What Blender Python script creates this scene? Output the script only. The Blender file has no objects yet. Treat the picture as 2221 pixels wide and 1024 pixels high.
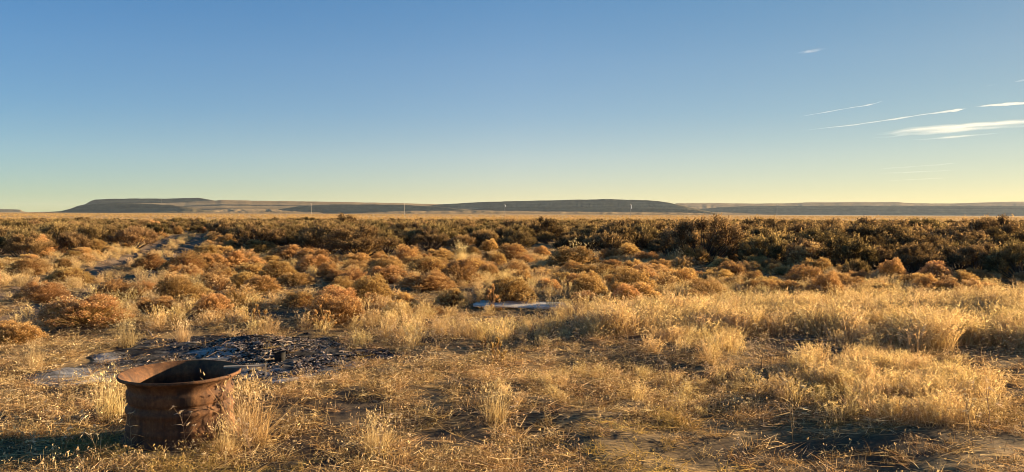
import bpy, math, random
import numpy as np
from mathutils import Vector, Matrix

R = math.radians
rng = np.random.default_rng(11)
random.seed(11)
scene = bpy.context.scene
COL = scene.collection

# ------------------------------------------------------------------ camera
W, H = 2221.0, 1024.0
F = 1780.0
CAMZ = 1.6
PITCH = math.atan(48.0 / F)
ROLL = 0.0036
cam_rot = Matrix.Rotation(math.pi / 2 - PITCH, 3, 'X') @ Matrix.Rotation(ROLL, 3, 'Z')
CR = np.array(cam_rot)
cam_d = bpy.data.cameras.new('camera')
cam_d.sensor_width = 36.0
cam_d.lens = 36.0 * F / W
cam_d.clip_start = 0.1
cam_d.clip_end = 120000.0
cam = bpy.data.objects.new('camera', cam_d)
cam.matrix_world = Matrix.Translation((0, 0, CAMZ)) @ cam_rot.to_4x4()
COL.objects.link(cam)
scene.camera = cam

SUN_AZ, SUN_EL = R(64.0), R(10.5)
SUN = np.array([math.sin(SUN_AZ) * math.cos(SUN_EL), math.cos(SUN_AZ) * math.cos(SUN_EL), math.sin(SUN_EL)])


def ray(px, py):
    px = np.asarray(px, float); py = np.asarray(py, float)
    c = np.stack([(px - W / 2) / F, (H / 2 - py) / F, -np.ones_like(px + py)], -1)
    return c @ CR.T


def at(px, py, z=0.0):
    """ground point (height z) seen at photo pixel px, py"""
    d = ray(px, py)
    t = (z - CAMZ) / d[..., 2]
    return d[..., 0] * t, d[..., 1] * t


def at_dist(px, py, dist):
    """point on the pixel's ray at horizontal forward distance dist"""
    d = ray(px, py)
    t = dist / d[..., 1]
    return d[..., 0] * t, d[..., 1] * t, CAMZ + d[..., 2] * t


def proj(x, y, z=0.0):
    p = np.stack(np.broadcast_arrays(x, y, np.asarray(z, float) - CAMZ), -1) @ CR
    w = np.where(-p[..., 2] > 1e-3, -p[..., 2], 1e-3)
    return p[..., 0] / w * F + W / 2, H / 2 - p[..., 1] / w * F


# ------------------------------------------------------------------ noise
def vnoise(x, y, seed=0):
    xi = np.floor(x).astype(np.int64); yi = np.floor(y).astype(np.int64)
    fx = x - xi; fy = y - yi
    fx = fx * fx * fx * (fx * (fx * 6 - 15) + 10); fy = fy * fy * fy * (fy * (fy * 6 - 15) + 10)

    def hsh(a, b):
        n = (a * 374761393 + b * 668265263 + seed * 974634777) & 0xFFFFFFFF
        n = ((n ^ (n >> 13)) * 1274126177) & 0xFFFFFFFF
        n = (n ^ (n >> 16)) & 0xFFFF
        return n / 65535.0
    a = hsh(xi, yi); b = hsh(xi + 1, yi); c = hsh(xi, yi + 1); d = hsh(xi + 1, yi + 1)
    return (a * (1 - fx) + b * fx) * (1 - fy) + (c * (1 - fx) + d * fx) * fy


def fbm(x, y, oct=4, seed=0):
    x = np.asarray(x, float); y = np.asarray(y, float)
    s = 0; a = 0.5; t = 0
    for o in range(oct):
        s = s + a * vnoise(x * 2 ** o + 17.3 * o, y * 2 ** o - 9.1 * o, seed + o)
        t += a; a *= 0.5
    return s / t


def sstep(a, b, x):
    t = np.clip((x - a) / (b - a), 0, 1)
    return t * t * (3 - 2 * t)


def poly_in(px, py, poly):
    px = np.asarray(px); py = np.asarray(py)
    r = np.zeros(px.shape, bool)
    n = len(poly)
    for i in range(n):
        x0, y0 = poly[i]; x1, y1 = poly[(i + 1) % n]
        c = ((y0 > py) != (y1 > py))
        xx = (x1 - x0) * (py - y0) / ((y1 - y0) if y1 != y0 else 1e-9) + x0
        r ^= c & (px < xx)
    return r


def seg_dist(x, y, pts):
    best = np.full(np.shape(x), 1e9)
    for (ax, ay), (bx, by) in zip(pts[:-1], pts[1:]):
        dx, dy = bx - ax, by - ay
        t = np.clip(((x - ax) * dx + (y - ay) * dy) / (dx * dx + dy * dy), 0, 1)
        best = np.minimum(best, np.hypot(x - ax - t * dx, y - ay - t * dy))
    return best


# ------------------------------------------------------------------ ground height
TRACK = [tuple(float(v) for v in at(*p)) for p in
         [(412, 508), (404, 515), (385, 530), (340, 560), (250, 600), (60, 655), (-250, 730)]]


def offset_line(pts, o):
    out = []
    for i, (x, y) in enumerate(pts):
        a = pts[max(i - 1, 0)]; b = pts[min(i + 1, len(pts) - 1)]
        dx, dy = b[0] - a[0], b[1] - a[1]; l = math.hypot(dx, dy)
        out.append((x + dy / l * o, y - dx / l * o))
    return out


RUTS = [offset_line(TRACK, 0.85), offset_line(TRACK, -0.85)]
BURN_C = at(565, 775)
MOUNDS = [((560, 748), 0.063, 0.55), ((500, 756), 0.034, 0.45), ((655, 752), 0.046, 0.42), ((700, 775), 0.017, 0.5),
          ((430, 765), 0.021, 0.5), ((780, 790), 0.017, 0.4)]
MOUNDS = [(tuple(float(v) for v in at(*p)), h, r) for p, h, r in MOUNDS]
RIM_X, RIM_Y, RIM_R, RIM_H = -2.345, 5.80, 0.44, 0.49
BUMPS = []          # mounds under shrubs, filled before the ground is built


def burn_mask(x, y):
    px, py = proj(x, y)
    e = ((px - 505) / 345.0) ** 2 + ((py - 777) / 60.0) ** 2
    e2 = ((px - 150) / 130.0) ** 2 + ((py - 815) / 30.0) ** 2
    n = fbm(x * 1.6, y * 1.6, 4, 31) - 0.5
    return np.clip(np.maximum(1 - sstep(0.65, 1.15, e + n * 1.1), 0.75 * (1 - sstep(0.5, 1.2, e2 + n))), 0, 1)


def gh(x, y):
    x = np.asarray(x, float); y = np.asarray(y, float)
    d = np.hypot(x, y)
    near = 1 - sstep(25, 70, d)
    mid = 1 - sstep(120, 400, d)
    h = (fbm(x / 4.2, y / 4.2, 2, 3) - 0.5) * 0.16 * near
    h = h + (fbm(x / 0.75, y / 0.75, 2, 5) - 0.5) * 0.135 * near
    h = h + (fbm(x / 0.2, y / 0.2, 3, 8) - 0.5) * 0.036 * near
    h = h + (fbm(x / 14.0, y / 14.0, 2, 9) - 0.5) * 0.25 * mid * sstep(12, 30, d)
    rim = np.exp(-((x - RIM_X) ** 2 + (y - RIM_Y) ** 2) / 0.75 ** 2)
    h = h * (1 - 0.9 * rim)
    for r in RUTS:
        h = h - 0.09 * np.exp(-(seg_dist(x, y, r) / 0.3) ** 2) * sstep(9, 16, d)
    for (mx, my), mh, mr in MOUNDS:
        g = np.exp(-((x - mx) ** 2 + (y - my) ** 2) / mr ** 2)
        h = h + mh * g * (0.65 + 0.7 * fbm(x / 0.22, y / 0.22, 3, 41))
    return h


# ------------------------------------------------------------------ mesh helpers
def mesh_np(name, V, T, mats=(), tone=None, mi=None, smooth=False, uv=None):
    V = np.asarray(V, np.float32).reshape(-1, 3); T = np.asarray(T, np.int32).reshape(-1, 3)
    me = bpy.data.meshes.new(name)
    me.vertices.add(len(V)); me.vertices.foreach_set('co', V.ravel())
    me.loops.add(T.size); me.loops.foreach_set('vertex_index', T.ravel())
    me.polygons.add(len(T)); me.polygons.foreach_set('loop_start', np.arange(len(T), dtype=np.int32) * 3)
    if mi is not None:
        me.polygons.foreach_set('material_index', np.asarray(mi, np.int32))
    me.polygons.foreach_set('use_smooth', np.full(len(T), smooth, bool))
    me.update(calc_edges=True)
    if tone is not None:
        a = me.attributes.new('tone', 'FLOAT', 'POINT'); a.data.foreach_set('value', np.asarray(tone, np.float32))
    for m in mats:
        me.materials.append(m)
    return me


class MB:
    """collects triangles"""
    def __init__(s): s.V = []; s.T = []; s.tone = []; s.n = 0

    def add(s, V, T, tone=0.5):
        V = np.asarray(V, float).reshape(-1, 3); T = np.asarray(T, int).reshape(-1, 3)
        s.V.append(V); s.T.append(T + s.n); s.n += len(V)
        s.tone.append(np.broadcast_to(np.asarray(tone, float), (len(V),)).copy())
        return s

    def arrays(s): return np.concatenate(s.V), np.concatenate(s.T), np.concatenate(s.tone)

    def mesh(s, name, mat, smooth=False):
        V, T, t = s.arrays()
        return mesh_np(name, V, T, [mat], t, smooth=smooth)

    def box(s, c, size, rz=0.0, tone=0.5, rx=0.0, ry=0.0):
        o = np.array([[x, y, z] for x in (-1, 1) for y in (-1, 1) for z in (-1, 1)], float) * np.array(size) / 2
        M = np.array(Matrix.Rotation(rz, 3, 'Z') @ Matrix.Rotation(ry, 3, 'Y') @ Matrix.Rotation(rx, 3, 'X'))
        q = [(0, 1, 3, 2), (4, 6, 7, 5), (0, 4, 5, 1), (2, 3, 7, 6), (0, 2, 6, 4), (1, 5, 7, 3)]
        T = [t for a, b, c_, d in q for t in ((a, b, c_), (a, c_, d))]
        return s.add(o @ M.T + np.array(c), T, tone)

    def tube(s, pts, rad, n=8, tone=0.5, cap=True):
        pts = np.asarray(pts, float); rad = np.broadcast_to(np.asarray(rad, float), (len(pts),))
        rings = []
        for i, p in enumerate(pts):
            d = pts[min(i + 1, len(pts) - 1)] - pts[max(i - 1, 0)]
            d = d / (np.linalg.norm(d) + 1e-9)
            u = np.cross(d, [0, 0, 1.0]) if abs(d[2]) < 0.9 else np.cross(d, [1.0, 0, 0])
            u /= np.linalg.norm(u); v = np.cross(d, u)
            a = np.linspace(0, 2 * np.pi, n, endpoint=False)
            rings.append(p + rad[i] * (np.cos(a)[:, None] * u + np.sin(a)[:, None] * v))
        V = np.concatenate(rings); T = []
        for i in range(len(pts) - 1):
            for k in range(n):
                a = i * n + k; b = i * n + (k + 1) % n
                T += [(a, b, b + n), (a, b + n, a + n)]
        if cap:
            T += [(0, k + 1, k) for k in range(1, n - 1)]
            o = (len(pts) - 1) * n
            T += [(o, o + k, o + k + 1) for k in range(1, n - 1)]
        return s.add(V, T, tone)

    def blades(s, root, dirs, L, w, bend=0.0, bdir=None, segs=3, tone=0.5, taper=0.7, g=None):
        """flat tapering strips: root (N,3), dirs (N,3), bending towards bdir by bend"""
        g = g if g is not None else rng
        root = np.asarray(root, float); N = len(root)
        dirs = np.asarray(dirs, float); dirs = dirs / np.linalg.norm(dirs, axis=1, keepdims=True)
        L = np.broadcast_to(np.asarray(L, float), (N,)); w = np.broadcast_to(np.asarray(w, float), (N,))
        bend = np.broadcast_to(np.asarray(bend, float), (N,))
        if bdir is None:
            a = g.uniform(0, 2 * np.pi, N)
            bdir = np.stack([np.cos(a), np.sin(a), -0.5 + 0 * a], 1)
        a = g.uniform(0, 2 * np.pi, N)
        side = np.cross(dirs, np.stack([np.cos(a), np.sin(a), 0.3 + 0 * a], 1))
        side /= np.linalg.norm(side, axis=1, keepdims=True) + 1e-9
        tt = np.linspace(0, 1, segs + 1)
        P = []
        for i, t in enumerate(tt):
            c = root + dirs * (L * t)[:, None] + bdir * (L * bend * t * t)[:, None]
            if i < segs:
                hw = (w * 0.5 * (1 - t) ** taper)[:, None]
                P += [c - side * hw, c + side * hw]
            else:
                P += [c]
        k = 2 * segs + 1
        V = np.stack(P, 1).reshape(-1, 3)
        T = []
        for i in range(segs - 1):
            T += [(2 * i, 2 * i + 1, 2 * i + 3), (2 * i, 2 * i + 3, 2 * i + 2)]
        T += [(2 * segs - 2, 2 * segs - 1, 2 * segs)]
        T = (np.array(T)[None] + (np.arange(N) * k)[:, None, None]).reshape(-1, 3)
        tone = np.broadcast_to(np.asarray(tone, float), (N,))
        return s.add(V, T, np.repeat(tone, k))

    def tris(s, c, size, nrm=None, tone=0.5, g=None, aspect=0.6):
        """small leaf triangles about centres c, pointing along nrm"""
        g = g if g is not None else rng
        c = np.asarray(c, float); N = len(c)
        size = np.broadcast_to(np.asarray(size, float), (N,))[:, None]
        d = g.normal(size=(N, 3)) if nrm is None else nrm + g.normal(size=(N, 3)) * 0.5
        d /= np.linalg.norm(d, axis=1, keepdims=True) + 1e-9
        u = np.cross(d, g.normal(size=(N, 3))); u /= np.linalg.norm(u, axis=1, keepdims=True) + 1e-9
        V = np.stack([c - d * size * 0.5 - u * size * aspect * 0.5, c - d * size * 0.5 + u * size * aspect * 0.5, c + d * size * 0.5], 1)
        tone = np.broadcast_to(np.asarray(tone, float), (N,))
        return s.add(V.reshape(-1, 3), np.arange(3 * N).reshape(-1, 3), np.repeat(tone, 3))


def link(name, me, parent=None):
    o = bpy.data.objects.new(name, me); COL.objects.link(o)
    if parent is not None:
        o.parent = parent
    return o


def tag(o, label=None, cat=None, group=None, kind=None):
    if label: o['label'] = label
    if cat: o['category'] = cat
    if group: o['group'] = group
    if kind: o['kind'] = kind
    return o


def empty(name, loc=(0, 0, 0), rz=0.0, sc=1.0):
    o = bpy.data.objects.new(name, None); COL.objects.link(o)
    o.empty_display_size = 0.2
    o.location = loc; o.rotation_euler = (0, 0, rz)
    o.scale = sc if isinstance(sc, tuple) else (sc, sc, sc)
    return o


# ------------------------------------------------------------------ materials
def new_mat(name):
    m = bpy.data.materials.new(name); m.use_nodes = True
    nt = m.node_tree; nt.nodes.clear()
    out = nt.nodes.new('ShaderNodeOutputMaterial')
    return m, nt, out


def N(nt, t, **kw):
    n = nt.nodes.new(t)
    for k, v in kw.items():
        if k in n.inputs: n.inputs[k].default_value = v
        else: setattr(n, k, v)
    return n


def ramp(nt, fac, stops):
    r = nt.nodes.new('ShaderNodeValToRGB')
    e = r.color_ramp.elements
    while len(e) < len(stops): e.new(0.5)
    for i, (p, c) in enumerate(stops):
        e[i].position = p; e[i].color = (*c, 1)
    nt.links.new(fac, r.inputs[0])
    return r.outputs[0]


def mixc(nt, fac, a, b, mode='MIX'):
    m = nt.nodes.new('ShaderNodeMix'); m.data_type = 'RGBA'; m.blend_type = mode
    for k, v in ((0, fac), (6, a), (7, b)):
        if isinstance(v, (int, float)): m.inputs[k].default_value = v
        elif isinstance(v, tuple): m.inputs[k].default_value = (*v, 1)
        else: nt.links.new(v, m.inputs[k])
    return m.outputs[2]


def noise(nt, vec, scale, detail=4, rough=0.6, dist=0.0):
    n = nt.nodes.new('ShaderNodeTexNoise')
    n.inputs['Scale'].default_value = scale; n.inputs['Detail'].default_value = detail
    n.inputs['Roughness'].default_value = rough; n.inputs['Distortion'].default_value = dist
    if vec is not None: nt.links.new(vec, n.inputs['Vector'])
    return n.outputs['Fac']


def mapping(nt, vec, scale=(1, 1, 1), rot=(0, 0, 0)):
    m = nt.nodes.new('ShaderNodeMapping')
    m.inputs['Scale'].default_value = scale; m.inputs['Rotation'].default_value = rot
    nt.links.new(vec, m.inputs['Vector'])
    return m.outputs[0]


def attr(nt, name):
    a = nt.nodes.new('ShaderNodeAttribute'); a.attribute_name = name
    return a.outputs['Fac']


def mth(nt, op, a, b=0.0, clamp=False):
    m = nt.nodes.new('ShaderNodeMath'); m.operation = op; m.use_clamp = clamp
    for k, v in ((0, a), (1, b)):
        if isinstance(v, (int, float)): m.inputs[k].default_value = v
        else: nt.links.new(v, m.inputs[k])
    return m.outputs[0]


def veg_mat(name, stops, transl=0.35, jit=0.25, rough_tint=(1, 0.9, 0.7)):
    m, nt, out = new_mat(name)
    col = ramp(nt, attr(nt, 'tone'), stops)
    oi = nt.nodes.new('ShaderNodeObjectInfo')
    hsv = nt.nodes.new('ShaderNodeHueSaturation')
    nt.links.new(col, hsv.inputs['Color'])
    mr = nt.nodes.new('ShaderNodeMapRange')
    mr.inputs['To Min'].default_value = 1 - jit; mr.inputs['To Max'].default_value = 1 + jit
    nt.links.new(oi.outputs['Random'], mr.inputs['Value']); nt.links.new(mr.outputs[0], hsv.inputs['Value'])
    w = nt.nodes.new('ShaderNodeTexWhiteNoise'); w.noise_dimensions = '1D'
    nt.links.new(oi.outputs['Random'], w.inputs['W'])
    mr2 = nt.nodes.new('ShaderNodeMapRange')
    mr2.inputs['To Min'].default_value = 0.487; mr2.inputs['To Max'].default_value = 0.513
    nt.links.new(w.outputs['Value'], mr2.inputs['Value']); nt.links.new(mr2.outputs[0], hsv.inputs['Hue'])
    d = nt.nodes.new('ShaderNodeBsdfDiffuse'); t = nt.nodes.new('ShaderNodeBsdfTranslucent')
    nt.links.new(hsv.outputs[0], d.inputs[0])
    nt.links.new(mixc(nt, 1.0, hsv.outputs[0], rough_tint, 'MULTIPLY'), t.inputs[0])
    mx = nt.nodes.new('ShaderNodeMixShader'); mx.inputs[0].default_value = transl
    nt.links.new(d.outputs[0], mx.inputs[1]); nt.links.new(t.outputs[0], mx.inputs[2])
    nt.links.new(mx.outputs[0], out.inputs[0])
    return m


M_FLOWER = veg_mat('rabbitbrush_heads', [(0, (0.24, 0.135, 0.052)), (0.5, (0.50, 0.315, 0.13)), (1, (0.76, 0.57, 0.31))], 0.42, 0.32)
M_PALEFLOWER = veg_mat('pale_rabbitbrush_heads', [(0, (0.30, 0.18, 0.075)), (0.5, (0.58, 0.40, 0.19)), (1, (0.82, 0.66, 0.40))], 0.42, 0.22)
M_STEM = veg_mat('rabbitbrush_stems', [(0, (0.11, 0.06, 0.027)), (0.6, (0.34, 0.20, 0.085)), (1, (0.50, 0.33, 0.15))], 0.3, 0.2)
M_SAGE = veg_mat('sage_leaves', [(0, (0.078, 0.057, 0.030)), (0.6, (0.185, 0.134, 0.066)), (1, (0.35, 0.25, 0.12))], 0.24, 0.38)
M_SAGELIT = veg_mat('dry_sage_leaves', [(0, (0.11, 0.072, 0.036)), (0.6, (0.26, 0.175, 0.082)), (1, (0.44, 0.31, 0.145))], 0.26, 0.3)  # paler tan leaf colour paints the sunlit look of the sage at left
M_PLUME = veg_mat('sage_plumes', [(0, (0.28, 0.19, 0.09)), (1, (0.56, 0.42, 0.21))], 0.5, 0.2)
M_WOOD = veg_mat('sage_wood', [(0, (0.06, 0.045, 0.032)), (1, (0.15, 0.115, 0.085))], 0.0, 0.2)
M_STRAW = veg_mat('straw_grass', [(0, (0.28, 0.18, 0.08)), (0.45, (0.56, 0.41, 0.20)), (1, (0.84, 0.70, 0.43))], 0.42, 0.2)
M_LITTER = veg_mat('matted_grass', [(0, (0.08, 0.047, 0.022)), (0.42, (0.28, 0.175, 0.078)), (0.72, (0.56, 0.39, 0.19)), (1, (0.86, 0.68, 0.41))], 0.3, 0.25)
M_GREEN = veg_mat('green_grass', [(0, (0.16, 0.12, 0.042)), (0.6, (0.36, 0.265, 0.09)), (1, (0.62, 0.46, 0.22))], 0.4, 0.2)
M_PLAIN = veg_mat('plain_straw', [(0, (0.22, 0.135, 0.055)), (0.5, (0.44, 0.295, 0.13)), (1, (0.62, 0.45, 0.22))], 0.35, 0.3)
M_WEED = veg_mat('weed_stalks', [(0, (0.20, 0.13, 0.075)), (0.5, (0.46, 0.36, 0.23)), (1, (0.80, 0.68, 0.50))], 0.3, 0.15)
M_PALE = veg_mat('pale_brush', [(0, (0.22, 0.19, 0.13)), (1, (0.55, 0.50, 0.38))], 0.4, 0.2)


def simple_mat(name, stops, scale=3.0, detail=6, rough=0.85, metal=0.0, bump=0.0, stretch=(1, 1, 1), bscale=None, spec=0.3):
    m, nt, out = new_mat(name)
    tc = nt.nodes.new('ShaderNodeTexCoord')
    v = mapping(nt, tc.outputs['Object'], stretch)
    f = noise(nt, v, scale, detail, 0.65)
    p = nt.nodes.new('ShaderNodeBsdfPrincipled')
    p.inputs['Roughness'].default_value = rough; p.inputs['Metallic'].default_value = metal
    p.inputs['Specular IOR Level'].default_value = spec
    nt.links.new(ramp(nt, f, stops), p.inputs['Base Color'])
    if bump:
        b = nt.nodes.new('ShaderNodeBump'); b.inputs['Strength'].default_value = 1.0; b.inputs['Distance'].default_value = bump
        nt.links.new(noise(nt, v, bscale or scale * 3, 6, 0.7), b.inputs['Height'])
        nt.links.new(b.outputs[0], p.inputs['Normal'])
    nt.links.new(p.outputs[0], out.inputs[0])
    return m


def ground_mat():
    m, nt, out = new_mat('dry_soil')
    tc = nt.nodes.new('ShaderNodeTexCoord'); P = tc.outputs['Object']
    n1 = noise(nt, P, 0.9, 8, 0.65)
    n2 = noise(nt, P, 14.0, 6, 0.7)
    soil = ramp(nt, n1, [(0.3, (0.045, 0.032, 0.023)), (0.5, (0.075, 0.053, 0.036)), (0.72, (0.12, 0.086, 0.055))])
    soil = mixc(nt, 0.55, soil, ramp(nt, n2, [(0.3, (0.03, 0.022, 0.017)), (0.7, (0.16, 0.115, 0.072))]))
    # loose straw litter: three directions of stretched noise
    fs = None
    for k, a in enumerate((0.3, 1.35, 2.4)):
        v = mapping(nt, P, (4.0, 120.0, 30.0), (0, 0, a))
        s = noise(nt, v, 1.0, 2, 0.5, 1.2)
        s = mth(nt, 'GREATER_THAN', s, 0.575)
        fs = s if fs is None else mth(nt, 'MAXIMUM', fs, s)
    lit = mth(nt, 'MULTIPLY', fs, attr(nt, 'litter'))
    soil = mixc(nt, lit, soil, ramp(nt, n2, [(0.3, (0.22, 0.14, 0.065)), (0.7, (0.5, 0.35, 0.17))]))
    # far plain of dry grass
    vp = mapping(nt, P, (0.0006, 0.0035, 1))
    np_ = noise(nt, vp, 1.0, 7, 0.6, 0.6)
    plain = ramp(nt, np_, [(0.34, (0.12, 0.08, 0.042)), (0.44, (0.30, 0.195, 0.09)), (0.54, (0.52, 0.35, 0.16)), (0.66, (0.40, 0.265, 0.12)), (0.74, (0.20, 0.13, 0.065))])
    col = mixc(nt, attr(nt, 'plain'), soil, plain)
    p = nt.nodes.new('ShaderNodeBsdfPrincipled'); p.inputs['Roughness'].default_value = 0.95
    p.inputs['Specular IOR Level'].default_value = 0.1
    nt.links.new(col, p.inputs['Base Color'])
    b = nt.nodes.new('ShaderNodeBump'); b.inputs['Strength'].default_value = 0.8; b.inputs['Distance'].default_value = 0.02
    hb = mth(nt, 'ADD', noise(nt, P, 22.0, 6, 0.7), mth(nt, 'MULTIPLY', lit, 0.25))
    nt.links.new(hb, b.inputs['Height']); nt.links.new(b.outputs[0], p.inputs['Normal'])
    nt.links.new(p.outputs[0], out.inputs[0])
    return m


M_GROUND = ground_mat()

# ------------------------------------------------------------------ world + sun
world = bpy.data.worlds.new('World'); scene.world = world; world.use_nodes = True
wt = world.node_tree
bg = wt.nodes.get('Background') or wt.nodes.new('ShaderNodeBackground')
sky = wt.nodes.new('ShaderNodeTexSky'); sky.sky_type = 'NISHITA'; sky.sun_disc = False
sky.sun_elevation = SUN_EL; sky.sun_rotation = SUN_AZ
sky.altitude = 2700.0; sky.air_density = 0.87; sky.dust_density = 0.9; sky.ozone_density = 0.1
hs = wt.nodes.new('ShaderNodeHueSaturation'); hs.inputs['Saturation'].default_value = 1.6
gm_ = wt.nodes.new('ShaderNodeGamma'); gm_.inputs[1].default_value = 0.62
wt.links.new(sky.outputs[0], hs.inputs['Color']); wt.links.new(hs.outputs[0], gm_.inputs[0])
tcw = wt.nodes.new('ShaderNodeTexCoord'); sxyz = wt.nodes.new('ShaderNodeSeparateXYZ')
wt.links.new(tcw.outputs['Generated'], sxyz.inputs[0])


def sky_tint(stops):
    r = wt.nodes.new('ShaderNodeValToRGB'); e = r.color_ramp.elements
    while len(e) < len(stops): e.new(0.5)
    for q, (p, c) in enumerate(stops): e[q].position = p; e[q].color = (*c, 1)
    wt.links.new(sxyz.outputs[2], r.inputs[0])
    return r.outputs[0]


mt = wt.nodes.new('ShaderNodeMix'); mt.data_type = 'RGBA'; mt.blend_type = 'MULTIPLY'; mt.inputs[0].default_value = 1.0
wt.links.new(gm_.outputs[0], mt.inputs[6])
wt.links.new(sky_tint([(0.0, (0.90, 0.92, 0.83)), (0.04, (0.87, 0.93, 0.92)), (0.12, (0.81, 0.93, 1.04)), (0.18, (0.86, 0.95, 1.10)), (0.26, (0.79, 0.91, 1.12))]), mt.inputs[7])
# warmer towards the sun, bluer away from it
dt = wt.nodes.new('ShaderNodeVectorMath'); dt.operation = 'DOT_PRODUCT'
wt.links.new(tcw.outputs['Generated'], dt.inputs[0]); dt.inputs[1].default_value = (math.sin(SUN_AZ) * 0.5, math.cos(SUN_AZ) * 0.5, 0)
ad = wt.nodes.new('ShaderNodeMath'); ad.operation = 'ADD'; ad.inputs[1].default_value = 0.5
wt.links.new(dt.outputs['Value'], ad.inputs[0])
rr_ = wt.nodes.new('ShaderNodeValToRGB'); el_ = rr_.color_ramp.elements; el_.new(0.5); el_.new(0.6)
for q, (p, c) in enumerate([(0.30, (0.68, 0.78, 0.90)), (0.45, (0.72, 0.80, 0.89)), (0.72, (0.96, 0.84, 0.81)), (0.925, (0.85, 0.73, 0.615))]):
    el_[q].position = p; el_[q].color = (*c, 1)
wt.links.new(ad.outputs[0], rr_.inputs[0])
mt2 = wt.nodes.new('ShaderNodeMix'); mt2.data_type = 'RGBA'; mt2.blend_type = 'MULTIPLY'; mt2.inputs[0].default_value = 1.0
wt.links.new(mt.outputs[2], mt2.inputs[6]); wt.links.new(rr_.outputs[0], mt2.inputs[7])
wt.links.new(mt2.outputs[2], bg.inputs[0]); bg.inputs[1].default_value = 0.0730
sl = bpy.data.lights.new('sun', 'SUN'); sl.energy = 5.0; sl.angle = R(0.5); sl.color = (1.0, 0.745, 0.435)
so = bpy.data.objects.new('sun', sl); COL.objects.link(so)
so.rotation_euler = Vector(-SUN).to_track_quat('-Z', 'Y').to_euler(); so.location = (60, 40, 30)
scene.view_settings.view_transform = 'Standard'; scene.view_settings.look = 'None'
scene.view_settings.exposure = 1.9; scene.view_settings.gamma = 1.0
cy = scene.cycles
cy.use_denoising = True
cy.filter_width = 0.95
cy.max_bounces = 6; cy.transparent_max_bounces = 8; cy.diffuse_bounces = 3; cy.transmission_bounces = 4; cy.volume_bounces = 2

# ------------------------------------------------------------------ ground
def grid_tris(nr, nc, wrap=False):
    i = np.arange(nr - 1)[:, None]; cmax = nc if wrap else nc - 1
    j = np.arange(cmax)[None]
    a = i * nc + j; b = i * nc + (j + 1) % nc
    return np.stack([np.stack([a, a + nc, b + nc], -1), np.stack([a, b + nc, b], -1)], 2).reshape(-1, 3)


def soil_masks(x, y):
    d = np.hypot(x, y)
    litter = sstep(0.22, 0.5, fbm(x / 1.3, y / 1.3, 3, 21)) * (1 - 0.9 * burn_mask(x, y))
    px, py = proj(x, y)
    for cx, cy_, rx_, ry_ in ((755, 890, 60, 32), (975, 955, 110, 32), (1800, 985, 420, 38), (1720, 770, 140, 45), (2190, 840, 50, 50)):  # straw cover taken off so darker soil paints in patches of shade
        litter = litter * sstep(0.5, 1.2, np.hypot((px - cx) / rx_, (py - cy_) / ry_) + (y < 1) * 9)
    dr = np.minimum(seg_dist(x, y, RUTS[0]), seg_dist(x, y, RUTS[1]))
    litter = litter * sstep(0.25, 0.6, dr)
    plain = sstep(95, 150, d + 40 * (fbm(x / 30, y / 30, 3, 77) - 0.5))
    return litter, plain


def build_ground():
    front = np.arange(-50, 50.01, 0.2); back = np.arange(53, 308, 3.0)
    ang = np.radians(np.concatenate([front, back]))
    r = [0.3]
    while r[-1] < 45: r.append(r[-1] * (1.011 if r[-1] > 3.5 else 1.15))
    while r[-1] < 26000: r.append(r[-1] * 1.05)
    r = np.array(r)
    X = r[:, None] * np.sin(ang); Y = r[:, None] * np.cos(ang)
    Z = gh(X, Y)
    V = np.stack([X, Y, Z], -1).reshape(-1, 3)
    T = grid_tris(len(r), len(ang), True)
    me = mesh_np('ground', np.concatenate([V, [[0, 0, 0]]]), np.concatenate([T, [[len(V), (k + 1) % len(ang), k] for k in range(len(ang))]]), [M_GROUND], smooth=True)
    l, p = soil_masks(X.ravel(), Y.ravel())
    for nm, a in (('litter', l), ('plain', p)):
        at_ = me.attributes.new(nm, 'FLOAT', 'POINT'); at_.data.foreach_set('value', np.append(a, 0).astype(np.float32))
    tag(link('ground', me), kind='structure')


build_ground()


def sheet(name, xs, ys, mask, mat, dz, masks=None):
    """a sheet lying dz above the ground, kept where mask > 0.5"""
    X, Y = np.meshgrid(xs, ys)
    Z = gh(X, Y) + dz
    nr, nc = X.shape
    T = grid_tris(nr, nc)
    k = mask(X, Y).ravel()
    T = T[(k[T] > 0.5).all(1)]
    u, inv = np.unique(T, return_inverse=True)
    V = np.stack([X, Y, Z], -1).reshape(-1, 3)[u]
    me = mesh_np(name, V, inv.reshape(-1, 3)[:, ::-1] if False else inv.reshape(-1, 3), [mat], k[u], smooth=True)
    return link(name, me)


# bare two-rut dirt track
M_TRACK = simple_mat('bare_track', [(0.3, (0.10, 0.07, 0.05)), (0.55, (0.17, 0.12, 0.082)), (0.75, (0.26, 0.185, 0.12))], 2.2, 9, 0.95, bump=0.02, bscale=20, spec=0.1)


def track_mask(x, y):
    dr = np.minimum(seg_dist(x, y, RUTS[0]), seg_dist(x, y, RUTS[1]))
    return 1 - sstep(0.2, 0.75, dr + 0.5 * (fbm(x / 0.7, y / 0.7, 3, 61) - 0.5))


TX = [p[0] for p in TRACK]; TY = [p[1] for p in TRACK]
tag(sheet('dirt_track', np.arange(min(TX) - 2, max(TX) + 2, 0.12), np.arange(min(TY) - 1, max(TY) + 1, 0.12), track_mask, M_TRACK, 0.006), kind='structure')

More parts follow.
